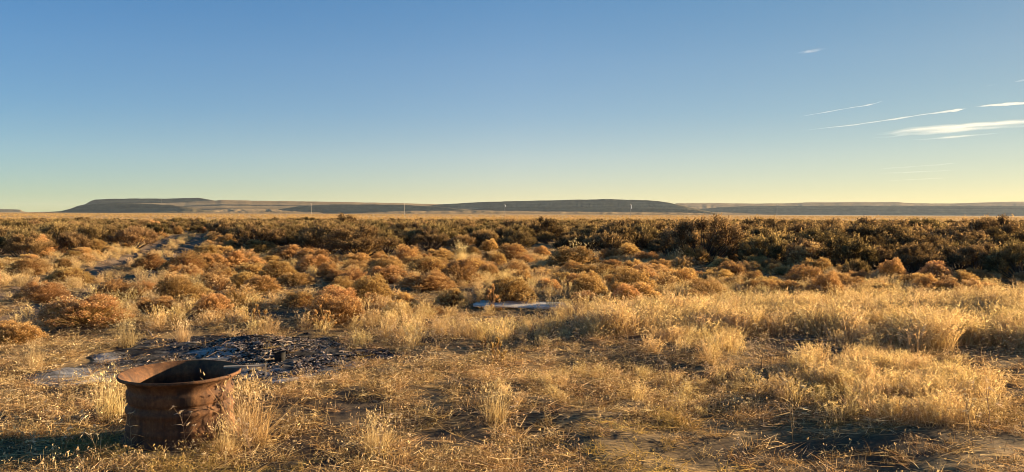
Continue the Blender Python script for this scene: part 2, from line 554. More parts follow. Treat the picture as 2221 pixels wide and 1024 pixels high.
# ash and char of the old fire
def ash_mat():
    m, nt, out = new_mat('ash_and_char')
    tc = nt.nodes.new('ShaderNodeTexCoord'); P = tc.outputs['Object']
    n1 = noise(nt, mapping(nt, P, (1, 1.6, 1)), 2.0, 9, 0.7, 0.4)
    n2 = noise(nt, P, 30.0, 6, 0.75)
    f = mth(nt, 'ADD', mth(nt, 'MULTIPLY', n1, 0.55), mth(nt, 'MULTIPLY', n2, 0.35))
    f = mth(nt, 'ADD', f, mth(nt, 'MULTIPLY', attr(nt, 'white'), 0.22))
    col = ramp(nt, f, [(0.36, (0.012, 0.011, 0.011)), (0.45, (0.045, 0.041, 0.04)), (0.51, (0.12, 0.113, 0.11)), (0.60, (0.31, 0.30, 0.30)), (0.74, (0.55, 0.53, 0.51))])
    p = nt.nodes.new('ShaderNodeBsdfPrincipled'); p.inputs['Roughness'].default_value = 0.95; p.inputs['Specular IOR Level'].default_value = 0.1
    nt.links.new(col, p.inputs['Base Color'])
    b = nt.nodes.new('ShaderNodeBump'); b.inputs['Strength'].default_value = 1.0; b.inputs['Distance'].default_value = 0.03
    nt.links.new(n2, b.inputs['Height']); nt.links.new(b.outputs[0], p.inputs['Normal'])
    nt.links.new(p.outputs[0], out.inputs[0])
    return m


M_ASH = ash_mat()
ash = sheet('ash_bed', np.arange(-6.2, -0.3, 0.03), np.arange(6.6, 11.8, 0.03), burn_mask, M_ASH, 0.006)
av = np.empty(len(ash.data.vertices) * 3, np.float32); ash.data.vertices.foreach_get('co', av); av = av.reshape(-1, 3)
apx, apy = proj(av[:, 0], av[:, 1])
wh = np.zeros(len(av))
for cx, cy_, rx_, ry_, am in ((640, 819, 75, 11, 1.2), (765, 796, 70, 17, 1.1), (480, 768, 70, 12, 0.8), (235, 768, 45, 12, 0.55), (170, 815, 120, 28, 0.55), (560, 800, 60, 14, 0.6)):
    wh = np.maximum(wh, am * (1 - sstep(0.2, 1.2, np.sqrt(((apx - cx) / rx_) ** 2 + ((apy - cy_) / ry_) ** 2) + 0.9 * (fbm(av[:, 0] / 0.3, av[:, 1] / 0.3, 3, 88) - 0.5))))
aw = ash.data.attributes.new('white', 'FLOAT', 'POINT'); aw.data.foreach_set('value', wh.astype(np.float32))
tag(ash, 'grey white ash and black char covering the ground behind the rusty wheel rim', 'ash', kind='stuff')


# ------------------------------------------------------------------ scatter (stuff)
PROTO = {}


def proto_collection(name, meshes):
    c = bpy.data.collections.new(name)
    for i, me in enumerate(meshes):
        o = bpy.data.objects.new('%s_%02d' % (name, i), me); c.objects.link(o)
    return c


def scatter(name, X, Y, scale, coll, ncoll, label, cat, tilt=0.12, dz=0.0, idx=None, zs=None, g=None):
    g = g if g is not None else rng
    n = len(X)
    me = bpy.data.meshes.new(name); me.vertices.add(n)
    Z = gh(X, Y) + dz
    me.vertices.foreach_set('co', np.stack([X, Y, Z], 1).astype(np.float32).ravel())
    rot = np.stack([g.normal(0, tilt, n), g.normal(0, tilt, n), g.uniform(0, 6.283, n)], 1)
    a = me.attributes.new('rot', 'FLOAT_VECTOR', 'POINT'); a.data.foreach_set('vector', rot.astype(np.float32).ravel())
    sc = np.broadcast_to(np.asarray(scale, float), (n,))
    sv = np.stack([sc, sc, sc * (1.0 if zs is None else zs)], 1)
    a = me.attributes.new('scl', 'FLOAT_VECTOR', 'POINT'); a.data.foreach_set('vector', sv.astype(np.float32).ravel())
    if idx is None: idx = g.integers(0, ncoll, n)
    a = me.attributes.new('pick', 'INT', 'POINT'); a.data.foreach_set('value', np.asarray(idx, np.int32))
    o = link(name, me)
    nt = bpy.data.node_groups.new(name + '_scatter', 'GeometryNodeTree')
    nt.interface.new_socket('Geometry', in_out='INPUT', socket_type='NodeSocketGeometry')
    nt.interface.new_socket('Geometry', in_out='OUTPUT', socket_type='NodeSocketGeometry')
    gi = nt.nodes.new('NodeGroupInput'); go = nt.nodes.new('NodeGroupOutput')
    ci = nt.nodes.new('GeometryNodeCollectionInfo')
    ci.inputs['Collection'].default_value = coll
    ci.inputs['Separate Children'].default_value = True; ci.inputs['Reset Children'].default_value = True
    ip = nt.nodes.new('GeometryNodeInstanceOnPoints')
    ip.inputs['Pick Instance'].default_value = True

    def na(nm, t):
        q = nt.nodes.new('GeometryNodeInputNamedAttribute'); q.data_type = t
        q.inputs['Name'].default_value = nm
        return q.outputs['Attribute']
    e2r = nt.nodes.new('FunctionNodeEulerToRotation')
    nt.links.new(na('rot', 'FLOAT_VECTOR'), e2r.inputs[0]); nt.links.new(e2r.outputs[0], ip.inputs['Rotation'])
    nt.links.new(na('scl', 'FLOAT_VECTOR'), ip.inputs['Scale'])
    nt.links.new(na('pick', 'INT'), ip.inputs['Instance Index'])
    nt.links.new(gi.outputs[0], ip.inputs['Points']); nt.links.new(ci.outputs[0], ip.inputs['Instance'])
    nt.links.new(ip.outputs[0], go.inputs[0])
    md = o.modifiers.new('scatter', 'NODES'); md.node_group = nt
    return tag(o, label, cat, kind='stuff')


# ------------------------------------------------------------------ plant meshes
def disc(n, r, g):
    a = g.uniform(0, 2 * np.pi, n); q = r * np.sqrt(g.uniform(0, 1, n))
    return np.stack([q * np.cos(a), q * np.sin(a), np.zeros(n)], 1)


def updirs(n, spread, g):
    a = g.uniform(0, 2 * np.pi, n); t = np.abs(g.normal(0, spread, n))
    return np.stack([np.sin(t) * np.cos(a), np.sin(t) * np.sin(a), np.cos(t)], 1)


def low_grass(seed):
    """matted curved dry blades, lying every way"""
    g = np.random.default_rng(seed); b = MB()
    n = 46
    b.blades(disc(n, 0.10, g), updirs(n, 0.9, g), g.uniform(0.04, 0.12, n), g.uniform(0.002, 0.0045, n), g.uniform(0.3, 1.0, n), segs=3, tone=np.clip(g.beta(0.8, 1.1, n), 0, 1), g=g)
    n = 30
    b.blades(disc(n, 0.19, g) + [0, 0, 0.012], np.stack([g.normal(size=n), g.normal(size=n), g.uniform(0, 0.25, n)], 1), g.uniform(0.08, 0.2, n), 0.0035, 0.15, segs=3, tone=g.uniform(0.3, 1, n), g=g)
    n = 4
    p = disc(n, 0.1, g); d = updirs(n, 0.3, g); L = g.uniform(0.06, 0.15, n)
    b.blades(p, d, L, 0.0028, 0.1, segs=2, tone=g.uniform(0.4, 0.9, n), taper=0.2, g=g)
    tip = p + d * L[:, None]
    for k in range(3):
        b.tris(tip + g.normal(0, 0.008, (n, 3)), g.uniform(0.012, 0.022, n), np.array([0, 0, -0.6]), tone=g.uniform(0.6, 1, n), g=g, aspect=0.4)
    return b


def tall_grass(seed, H=0.4, n=42, rad=0.13, lean=0.2):
    """cheatgrass: thin stems with nodding feathery heads"""
    g = np.random.default_rng(seed); b = MB()
    ld = g.uniform(0, 6.283)
    p = disc(n, rad, g); d = updirs(n, 0.28, g) + np.array([math.cos(ld), math.sin(ld), 0]) * lean
    d /= np.linalg.norm(d, axis=1, keepdims=True)
    L = H * g.uniform(0.55, 1.1, n); bend = g.uniform(0.05, 0.35, n)
    a = g.uniform(0, 6.283, n); bd = np.stack([np.cos(a), np.sin(a), -0.45 + 0 * a], 1)
    t0 = g.uniform(0.15, 0.7, n)
    b.blades(p, d, L, 0.0045, bend, bd, segs=3, tone=t0, taper=0.3, g=g)
    tip = p + d * L[:, None] + bd * (L * bend)[:, None]
    for k in range(5):
        u = g.uniform(0.6, 1.0, n)
        c = p + d * (L * u)[:, None] + bd * (L * bend * u * u)[:, None] + g.normal(0, 0.007, (n, 3))
        b.tris(c, g.uniform(0.03, 0.06, n), bd * 0.9 + d * 1.2, tone=np.clip(t0 + g.uniform(0.0, 0.4, n), 0, 1), g=g, aspect=0.2)
    m = n // 2
    b.blades(disc(m, rad, g), updirs(m, 0.7, g), H * g.uniform(0.25, 0.6, m), 0.004, g.uniform(0.1, 0.7, m), segs=3, tone=g.uniform(0, 0.6, m), g=g)
    return b


def bunch_grass(seed, H=0.3, n=170, rad=0.09, spread=0.5):
    g = np.random.default_rng(seed); b = MB()
    p = disc(n, rad, g); d = updirs(n, spread, g)
    L = H * g.uniform(0.45, 1.15, n)
    b.blades(p, d, L, g.uniform(0.0022, 0.004, n), g.uniform(0.05, 0.5, n), segs=4, tone=np.clip(g.normal(0.5, 0.25, n), 0, 1), g=g)
    m = n // 4
    p = disc(m, rad, g); d = updirs(m, spread * 0.7, g); L = H * g.uniform(0.8, 1.3, m)
    b.blades(p, d, L, 0.0024, 0.12, segs=3, tone=0.7, taper=0.2, g=g)
    for k in range(4):
        b.tris(p + d * (L * g.uniform(0.85, 1.05, m))[:, None] + g.normal(0, 0.01, (m, 3)), 0.026, d, tone=g.uniform(0.6, 1, m), g=g, aspect=0.3)
    return b


def weed_stalk(seed, H=0.34):
    """bare stem with short side stems that end in curled papery heads"""
    g = np.random.default_rng(seed); b = MB()
    bendv = g.normal(0, 0.14, 2)
    tt = np.linspace(0, 1, 7)
    pts = np.stack([H * bendv[0] * tt ** 2 + g.normal(0, 0.003, 7), H * bendv[1] * tt ** 2 + g.normal(0, 0.003, 7), H * tt], 1)
    b.tube(pts, np.linspace(0.0028, 0.0013, 7), 4, tone=0.15)
    ends = [pts[-1]]
    for k in range(g.integers(3, 7)):
        i = g.integers(2, 6); p = pts[i]; a = g.uniform(0, 6.283)
        l = g.uniform(0.04, 0.1)
        q = np.stack([p, p + [math.cos(a) * l * 0.5, math.sin(a) * l * 0.5, l * 0.6], p + [math.cos(a) * l * 0.8, math.sin(a) * l * 0.8, l * 1.05]])
        b.tube(q, [0.0016, 0.0013, 0.001], 3, tone=0.2)
        ends.append(q[-1])
    for e in ends:
        n = g.integers(5, 10)
        b.blades(np.repeat(e[None], n, 0), updirs(n, 1.1, g), g.uniform(0.012, 0.026, n), g.uniform(0.005, 0.009, n), g.uniform(0.8, 1.8, n), segs=3, tone=g.uniform(0.4, 1, n), taper=0.4, g=g)
    n = 6
    i = g.integers(1, 5, n)
    b.blades(pts[i], updirs(n, 1.2, g), g.uniform(0.03, 0.07, n), 0.005, 1.0, segs=3, tone=g.uniform(0.2, 0.8, n), g=g)
    return b


def rabbitbrush(seed, nst=300, flat=1.0, sprig=False):
    """unit shrub about 1 m wide: fans of fine stems rising from a crown, each ending in a tuft of dry flower heads"""
    g = np.random.default_rng(seed)
    st = MB(); fl = MB()
    nl = g.integers(6, 10)
    la = g.uniform(0, 6.283, nl); lr = g.uniform(0.08, 0.38, nl); lh = g.uniform(0.7, 1.0, nl)
    lx, ly = lr * np.cos(la), lr * np.sin(la)
    a = g.uniform(0, 6.283, nst); rho = 0.5 * np.sqrt(g.uniform(0, 1, nst))
    tx, ty = rho * np.cos(a), rho * np.sin(a)
    dl = (tx[:, None] - lx) ** 2 + (ty[:, None] - ly) ** 2
    lob = np.max(lh * np.exp(-dl / 0.028), 1)
    tz = 0.62 * flat * np.clip(1 - (rho / 0.55) ** 2.6, 0.03, 1) ** 0.6 * (0.58 + 0.46 * lob) + g.normal(0, 0.012, nst)
    low = g.uniform(size=nst) < 0.18
    tz = np.clip(tz * np.where(low, g.uniform(0.45, 0.85, nst), 1), 0.07, 2)
    tip = np.stack([tx, ty, tz], 1)
    root = disc(nst, 0.13, g)
    v = tip - root; L = np.linalg.norm(v, axis=1)
    st.blades(root, v, L, 0.0065 if not sprig else 0.016, 0.0, segs=2, tone=g.uniform(0.05, 0.5, nst), taper=0.25, g=g)
    k = 7
    base = np.repeat(root + v * g.uniform(0.45, 0.78, (nst, 1)), k, 0)
    end = np.repeat(tip, k, 0) + g.normal(0, 0.024, (nst * k, 3)) * [1, 1, 0.6]
    w = end - base
    st.blades(base, w, np.linalg.norm(w, axis=1), 0.0042 if not sprig else 0.008, 0.0, segs=2, tone=g.uniform(0.2, 0.9, nst * k), taper=0.2, g=g)
    m = 4 if not sprig else 10
    c = np.repeat(end, m, 0) + g.normal(0, 0.009 if not sprig else 0.02, (nst * k * m, 3))
    dn = c - [0, 0, 0.1]
    dn /= np.linalg.norm(dn, axis=1, keepdims=True)
    rel = np.repeat(np.repeat(np.where(low, 0.15, 0.5), k), m) + 0.5 * (c[:, 2] - np.repeat(np.repeat(tz, k), m)) / 0.03 * 0.3  # heads paler towards the top: backlit rims painted into the tone
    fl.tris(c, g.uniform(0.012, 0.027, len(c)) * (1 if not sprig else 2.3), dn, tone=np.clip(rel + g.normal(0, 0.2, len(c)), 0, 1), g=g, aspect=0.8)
    return fl, st


def sagebrush(seed, nlob=36, plume=1.0):
    """unit shrub about 1.2 m wide and 1 m high: twisted stems, clumped grey leaves, upright seed stalks"""
    g = np.random.default_rng(seed)
    fo = MB(); wd = MB(); pl = MB()
    a = g.uniform(0, 6.283, nlob); rho = 0.52 * np.sqrt(g.uniform(0.02, 1, nlob))
    z = 0.80 * np.sqrt(np.clip(1 - (rho / 0.62) ** 2, 0.1, 1)) * g.uniform(0.55, 1.0, nlob)
    C = np.stack([rho * np.cos(a), rho * np.sin(a), z], 1)
    C[:, 2] = np.maximum(C[:, 2], 0.16)
    for i in range(nlob):
        c = C[i]; r = g.uniform(0.09, 0.16)
        t = np.linspace(0, 1, 5)[:, None]
        root = np.array([*(g.normal(0, 0.05, 2)), -0.03])
        mid = np.array([c[0] * 0.45, c[1] * 0.45, c[2] * 0.35]) + g.normal(0, 0.05, 3) * [1, 1, 0.4]
        P = (1 - t) ** 2 * root + 2 * t * (1 - t) * mid + t ** 2 * c
        wd.tube(P, np.linspace(0.016, 0.004, 5), 5, tone=g.uniform(0.1, 1))
        n = 46
        q = g.normal(0, 1, (n, 3)); q /= np.linalg.norm(q, axis=1, keepdims=True); q *= (g.uniform(0.25, 1, (n, 1)) ** 0.5) * r
        q[:, 2] *= 1.25
        # twigs with leaves along them
        d = q + np.array([c[0] * 0.35, c[1] * 0.35, 0.16]); d /= np.linalg.norm(d, axis=1, keepdims=True)
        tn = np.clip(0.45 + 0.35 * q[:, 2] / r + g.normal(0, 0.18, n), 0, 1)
        wd.blades(c + q * 0.35, d, 0.10, 0.004, 0.0, segs=2, tone=0.6, g=g)
        for k in range(5):
            cc = c + q * 0.55 + d * (0.025 * k) + g.normal(0, 0.012, (n, 3))
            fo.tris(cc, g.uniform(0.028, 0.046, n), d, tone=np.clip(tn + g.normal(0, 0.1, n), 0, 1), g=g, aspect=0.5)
        if z[i] > 0.33:
            m = int(g.integers(3, 8) * plume)
            if m:
                pr = c + g.normal(0, 0.06, (m, 3)); pd = updirs(m, 0.22, g) + np.array([c[0], c[1], 0]) * 0.25
                pd /= np.linalg.norm(pd, axis=1, keepdims=True)
                PL = g.uniform(0.08, 0.19, m)
                pl.blades(pr, pd, PL, 0.006, 0.05, segs=2, tone=0.3, taper=0.2, g=g)
                for k in range(9):
                    u = g.uniform(0.35, 1.05, m)
                    pl.tris(pr + pd * (PL * u)[:, None] + g.normal(0, 0.012, (m, 3)), g.uniform(0.024, 0.042, m), pd, tone=g.uniform(0.2, 1, m), g=g, aspect=0.4)
    return fo, wd, pl


def merge_mesh(name, parts):
    V = []; T = []; mi = []; tn = []; n = 0
    for k, (b, m) in enumerate(parts):
        v, t, q = b.arrays()
        V.append(v); T.append(t + n); mi.append(np.full(len(t), k)); tn.append(q); n += len(v)
    return mesh_np(name, np.concatenate(V), np.concatenate(T), [m for _, m in parts], np.concatenate(tn), np.concatenate(mi))


# prototypes
RB = []
SPRIG = []
for s in range(2):
    fl, st = rabbitbrush(150 + s, 16, 1.4, True)
    SPRIG.append((fl.mesh('flower_heads', M_FLOWER), st.mesh('stems', M_STEM)))
for s in range(6):
    fl, st = rabbitbrush(100 + s, flat=[1, 0.85, 1.15, 0.95, 1.05, 0.8][s])
    RB.append((fl.mesh('flower_heads', M_FLOWER), st.mesh('stems', M_STEM)))
for s in range(4):
    fl, st = rabbitbrush(120 + s, nst=[120, 160, 200, 90][s], flat=[1.1, 0.9, 1.2, 1.0][s])
    RB.append((fl.mesh('flower_heads', M_PALEFLOWER), st.mesh('stems', M_STEM)))
SG = []; SGJ = []; SGLIT = []; SGJLIT = []
for s in range(7):
    fo, wd, pl = sagebrush(200 + s, plume=[1, 0.6, 1.3, 0.3, 1, 0.8, 1.6][s])
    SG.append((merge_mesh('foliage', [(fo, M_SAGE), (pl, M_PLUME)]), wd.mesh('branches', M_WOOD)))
    SGLIT.append((merge_mesh('foliage', [(fo, M_SAGELIT), (pl, M_PLUME)]), SG[-1][1]))
    SGJLIT.append(merge_mesh('sage_mass', [(fo, M_SAGELIT), (wd, M_WOOD), (pl, M_PLUME)]))
    SGJ.append(merge_mesh('sage_mass', [(fo, M_SAGE), (wd, M_WOOD), (pl, M_PLUME)]))
SAGE_COLL = proto_collection('sage_mass', SGJ + SGJLIT)
LOW_COLL = proto_collection('low_grass', [low_grass(300 + s).mesh('low_grass', M_LITTER) for s in range(8)])
GREEN_COLL = proto_collection('green_tint_grass', [low_grass(350 + s).mesh('green_tint_grass', M_GREEN) for s in range(4)])
TALL_COLL = proto_collection('tall_grass', [tall_grass(400 + s, H=[0.4, 0.36, 0.45, 0.33, 0.42, 0.3][s], lean=[0.1, 0.3, 0.2, 0.4, 0.1, 0.5][s]).mesh('tall_grass', M_STRAW) for s in range(6)])
BUNCH = [bunch_grass(500 + s, n=[170, 150, 200, 130][s], spread=[0.5, 0.4, 0.6, 0.35][s]).mesh('blades', M_STRAW) for s in range(4)]
BUNCH_COLL = proto_collection('bunch_grass', [bunch_grass(520 + s, n=120).mesh('blades', M_PLAIN) for s in range(4)])
WEEDS = [weed_stalk(600 + s).mesh('weed_stalk', M_WEED) for s in range(8)]
WEED_COLL = proto_collection('weed_stems', WEEDS)


# ------------------------------------------------------------------ placing the shrubs
def interp(px, pts):
    return np.interp(px, [p[0] for p in pts], [p[1] for p in pts])


SAGE_FRONT = [(-400, 570), (0, 565), (100, 560), (230, 548), (320, 512), (360, 497), (460, 498), (520, 540), (640, 552), (860, 552), (1000, 553), (1200, 549), (1330, 547), (1450, 553), (1520, 560), (1600, 575), (1750, 590), (1850, 598), (2000, 604), (2600, 610)]
RABBIT_FRONT = [(-400, 700), (0, 690), (120, 680), (330, 680), (520, 672), (650, 685), (900, 678), (1150, 668), (1350, 664), (1500, 655), (1700, 648), (1900, 645), (2600, 645)]


def poisson(cands, rad):
    """greedy dart throwing on (x, y) candidates with a radius each"""
    cell = {}
    keep = []
    cs = float(np.max(rad)) + 1e-6
    for i, (x, y) in enumerate(cands):
        k = (int(x // cs), int(y // cs)); ok = True
        for a in (-1, 0, 1):
            for b in (-1, 0, 1):
                for j in cell.get((k[0] + a, k[1] + b), ()):
                    if (cands[j][0] - x) ** 2 + (cands[j][1] - y) ** 2 < (0.5 * (rad[i] + rad[j])) ** 2:
                        ok = False; break
                if not ok: break
            if not ok: break
        if ok:
            cell.setdefault(k, []).append(i); keep.append(i)
    return np.array(keep)


# hero rabbitbrush: photo pixel of the middle of the base, width and height in photo pixels
RAB_HERO = [
    (722, 708, 140, 80), (190, 716, 190, 88), (30, 752, 130, 66), (462, 694, 90, 70), (388, 662, 120, 56), (566, 642, 92, 42),
    (872, 672, 72, 54), (980, 672, 76, 60), (1105, 662, 125, 72), (800, 664, 115, 58), (248, 660, 110, 62), (690, 588, 92, 46),
    (545, 612, 115, 48), (398, 606, 110, 50), (455, 596, 90, 45), (842, 606, 100, 42), (1322, 580, 62, 42), (1176, 566, 46, 40),
    (1400, 572, 70, 32), (1110, 572, 80, 36), (930, 632, 130, 48), (1015, 600, 110, 36), (1290, 616, 150, 40), (1480, 632, 90, 44),
    (1390, 660, 110, 44), (1640, 590, 80, 42), (1700, 583, 62, 36), (1240, 590, 130, 50), (640, 622, 100, 36), (740, 640, 90, 40),
    (1560, 618, 90, 40), (1660, 634, 110, 44), (1830, 640, 110, 38), (1990, 630, 100, 36), (2120, 622, 110, 36), (2145, 642, 60, 36),
    (1745, 622, 90, 40), (150, 620, 110, 46), (60, 598, 90, 40), (90, 660, 120, 46), (330, 590, 90, 40), (480, 560, 80, 34),
    (560, 555, 90, 34), (780, 570, 90, 32), (880, 575, 90, 30), (1060, 545, 50, 26), (590, 585, 90, 36), (950, 575, 80, 30),
]
SMALL_RAB = [(1080, 800, 52, 54), (566, 716, 50, 40), (702, 722, 62, 44), (1070, 676, 40, 46), (1052, 762, 30, 24)]


def place(px, py):
    x, y = at(px, py)
    for _ in range(3):
        x, y = at(px, py, gh(x, y))
    return float(x), float(y)


rab = []       # x, y, width, height, hero index
for i, (px, py, w, h) in enumerate(RAB_HERO + SMALL_RAB):
    x, y = place(px, py - h * 0.1)
    s = math.hypot(y, 0) / F
    rab.append((x, y, w * s * 0.97, h * s * 1.0, i))

n = 9000
qx = rng.uniform(-150, 2380, n); qy = rng.uniform(500, 720, n)
X, Y = at(qx, qy)
lo = interp(qx, SAGE_FRONT) + np.where(qx < 480, -34, 14) - 26 * (rng.uniform(size=n) < 0.16); hi = interp(qx, RABBIT_FRONT)
ok = (qy > lo) & (qy < hi)
dtr = seg_dist(X, Y, TRACK)
ok &= dtr > 1.5
ok &= rng.uniform(size=n) < np.where((qx < 330) & (qy > lo + 40), 0.45, 1.0)
ok &= ~poly_in(qx, qy, [(1000, 640), (1260, 640), (1260, 720), (1000, 720)])
ok &= fbm(X / 2.2, Y / 2.2, 2, 91) > 0.38
X, Y = X[ok], Y[ok]
wid = 0.45 + rng.gamma(2.2, 0.15, len(X)); wid = np.minimum(wid, 1.45)
C = [(r[0], r[1]) for r in rab] + list(zip(X, Y)); RR = np.array([r[2] * 0.95 for r in rab] + list(wid * 0.95))
keep = poisson(C, RR)
nh = len(rab)
fill = [k for k in keep if k >= nh]
for k in fill:
    w = RR[k] / 0.95
    rab.append((C[k][0], C[k][1], w, w * random.uniform(0.36, 0.66), -1))
def rab_score(r):
    if r[4] >= 0: return 1e9
    q = float(proj(r[0], r[1])[0])
    return r[2] / r[1] if -25 < q < W + 25 else -1


rab = sorted(rab, key=rab_score, reverse=True)
rab, rab_rest = rab[:298], [r for r in rab[298:]]
rab.sort(key=lambda r: r[1])
print('rabbitbrush', len(rab))

COLUMNS = [(60, 'at the left edge'), (230, "under the left mesa's slope"), (450, "under the left mesa's flat top"), (590, 'beside the dirt track'),
           (770, 'under the fourth pole'), (985, 'under the fifth pole'), (1230, 'under the one-can pole'), (1480, 'under the white-cluster pole'),
           (1620, "under the middle mesa's end"), (1760, 'under the lone right pole'), (1960, 'under the long right ridge'), (2130, "under the right ridge's far half"), (9999, 'at the right edge')]
ORD = ['leftmost'] + [w + ' from left' for w in 'second third fourth fifth sixth seventh eighth ninth tenth eleventh twelfth thirteenth fourteenth'.split()]


def label_rows(items, rows, fmt):
    '''items: (object, photo x, row share 0 far..1 near, adjective); unique label by column, row and order'''
    cells = {}
    for o, px, q, adj in items:
        c = next(i for i, (lim, _) in enumerate(COLUMNS) if px < lim)
        cells.setdefault((c, min(int(q * len(rows)), len(rows) - 1)), []).append((px, o, adj))
    for (c, r), l in cells.items():
        l.sort(key=lambda t: t[0])
        for i, (px, o, adj) in enumerate(l):
            od = 'only one' if len(l) == 1 else ORD[min(i, len(ORD) - 1)]
            if len(l) > 1 and i == len(l) - 1: od = 'rightmost'
            o['label'] = fmt % (adj, od, rows[r], COLUMNS[c][1])


# sagebrush
SAGE_HERO = [(838, 552, 72, 60), (765, 552, 80, 50), (686, 546, 74, 52), (1858, 606, 54, 54), (1732, 578, 62, 52), (2128, 600, 150, 96), (1985, 592, 110, 78), (1905, 588, 90, 66),
             (1620, 572, 120, 72), (1000, 548, 70, 46), (1530, 560, 100, 66), (1450, 556, 80, 52), (60, 566, 90, 70), (160, 556, 80, 60), (290, 545, 100, 66), (110, 540, 70, 50), (20, 540, 70, 50), (2215, 606, 110, 100), (880, 545, 40, 40), (1360, 548, 90, 56), (1240, 552, 90, 56), (1120, 552, 90, 60)]
sg = []
for i, (px, py, w, h) in enumerate(SAGE_HERO):
    x, y = place(px, py)
    s = y / F
    sg.append((x, y, w * s / 1.15, h * s / 1.0, i))
n = 60000
rr = np.sqrt(rng.uniform(18 ** 2, 128 ** 2, n)); aa = rng.uniform(-0.70, 0.86, n)
X = rr * aa; Y = rr * np.ones(n)
qx, qy = proj(X, Y)
ok = (qy < interp(qx, SAGE_FRONT) + 10 * (fbm(X / 3.0, Y / 3.0, 2, 23) - 0.62) * 6) & (seg_dist(X, Y, TRACK) > 1.7)
clear = poly_in(qx, qy, [(330, 505), (345, 497), (480, 497), (470, 505)])
ok &= ~clear
far = sstep(70, 128, Y)
ok &= rng.uniform(size=n) > far * 0.75
ok &= fbm(X / 7, Y / 7, 2, 19) > 0.24
X, Y = X[ok], Y[ok]
hgt = (0.85 + 0.55 * fbm(X / 4, Y / 4, 2, 15) + rng.normal(0, 0.24, len(X))) * (1 - 0.28 * sstep(45, 100, Y))
hgt = hgt * (1 + 0.2 * sstep(1350, 1700, proj(X, Y)[0]) * (1 - sstep(35, 60, Y)) - 0.1 * (1 - sstep(350, 600, proj(X, Y)[0])))
wd_ = hgt * rng.uniform(0.95, 1.5, len(X)) * 1.05
C = [(r[0], r[1]) for r in sg] + list(zip(X, Y)); RR = np.array([r[2] * 0.95 for r in sg] + list(wd_ * 0.97))
keep = poisson(C, RR); ns = len(sg)
for k in keep:
    if k >= ns:
        sg.append((C[k][0], C[k][1], wd_[k - ns], hgt[k - ns], -1))
sg.sort(key=lambda r: math.hypot(r[0], r[1]))
infr = [r for r in sg if -20 < proj(r[0], r[1])[0] < W + 20]
indiv = set(id(r) for r in infr[:300])
print('sagebrush', len(sg))

sage_items = []
for i, r in enumerate([r for r in sg if id(r) in indiv]):
    x, y, w, h, hi_ = r
    v = random.randrange(7)
    if hi_ == 3: v = 6
    spx = float(proj(x, y)[0]); dry = random.random() < (0.6 if spx < 420 else 0.3 if spx < 900 else 0.1)  # dry: picks leaves with sunlight painted in, mostly at left
    o = empty('sagebrush', (x, y, float(gh(x, y)) - 0.02), random.uniform(0, 6.28), (w, w, h * random.uniform(0.95, 1.05)))
    tag(o, 'grey green sagebrush in the dark band of brush beyond the golden shrubs', 'sagebrush', 'sagebrush in the dark band')
    for nm, me in zip(('foliage', 'branches'), SGLIT[v] if dry else SG[v]):
        link(nm, me, o)
    sage_items.append((o, float(proj(x, y)[0]), 1.0, ('tall' if h > 1.25 else 'low' if h < 0.95 else 'wide' if w > 1.6 else 'rounded') + (' tan' if dry else ' green-grey'), y))
ySort = sorted(t[4] for t in sage_items)
label_rows([(o, px, 1 - np.searchsorted(ySort, yy) / len(ySort), adj) for o, px, _, adj, yy in sage_items], ['farthest', 'middle', 'nearer', 'front'], '%s sagebrush, %s of the %s ones %s')
rest = [r for r in sg if id(r) not in indiv]
rx = np.array([r[0] for r in rest]); ry = np.array([r[1] for r in rest]); rw = np.array([r[2] for r in rest]); rh = np.array([r[3] for r in rest])
scatter('sagebrush_mass', rx, ry, rw, SAGE_COLL, 14, 'mass of dark sagebrush stretching back to the golden plain', 'sagebrush', 0.06, -0.02, zs=rh / rw, idx=rng.integers(0, 7, len(rx)) + 7 * (rng.uniform(size=len(rx)) < np.where(proj(rx, ry)[0] < 450, 0.45, 0.12)))  # left part favours the leaves with the painted sunlit tone

rab_items = []
for r in rab:
    x, y, w, h, hi_ = r
    if hi_ < len(RAB_HERO): h = min(h, 0.62 * w)
    v = random.randrange(6) if hi_ >= 0 or random.random() < 0.72 else random.randrange(6, 10)
    o = empty('rabbitbrush', (x, y, float(gh(x, y)) - 0.02), random.uniform(0, 6.28), (w, w, h / 0.62))
    tag(o, 'golden brown rabbitbrush with dry flower heads', 'rabbitbrush', 'golden rabbitbrush')
    px_, py_ = (float(q) for q in proj(x, y))
    if hi_ >= len(RAB_HERO):
        o['label'] = ['single orange rabbitbrush sprig standing alone in the open ground right of centre', 'small rabbitbrush sprig just behind the fire pile', 'small rabbitbrush sprig in front of the large golden dome shrub',
                      'rabbitbrush sprig standing before the weathered boards', 'tiny rabbitbrush sprig just left of the lone orange sprig'][hi_ - len(RAB_HERO)]
    else:
        lo_, hi__ = float(interp(px_, SAGE_FRONT)), float(interp(px_, RABBIT_FRONT))
        rab_items.append((o, px_, min(max((py_ - lo_) / (hi__ - lo_), 0), 0.999), 'broad' if w > 1.05 else 'small' if w < 0.68 else 'rounded'))
    for nm, me in zip(('flower_heads', 'stems'), SPRIG[v % 2] if hi_ >= len(RAB_HERO) else RB[v]):
        link(nm, me, o)

if rab_rest:
    RB_COLL = proto_collection('rabbitbrush_rest', [merge_mesh('rabbitbrush_rest', [(a_, M_FLOWER), (b_, M_STEM)]) for a_, b_ in (rabbitbrush(100 + q, flat=0.95) for q in range(4))])
    q_ = np.array([r[:4] for r in rab_rest])
    scatter('rabbitbrush_rest', q_[:, 0], q_[:, 1], q_[:, 2], RB_COLL, 4, 'small far golden shrubs filling the gaps between the rabbitbrush', 'rabbitbrush', 0.05, -0.02, zs=q_[:, 3] / q_[:, 2] / 0.62)
label_rows(rab_items, ['rearmost', 'middle', 'nearer', 'front'], '%s golden rabbitbrush, %s of the %s ones %s')
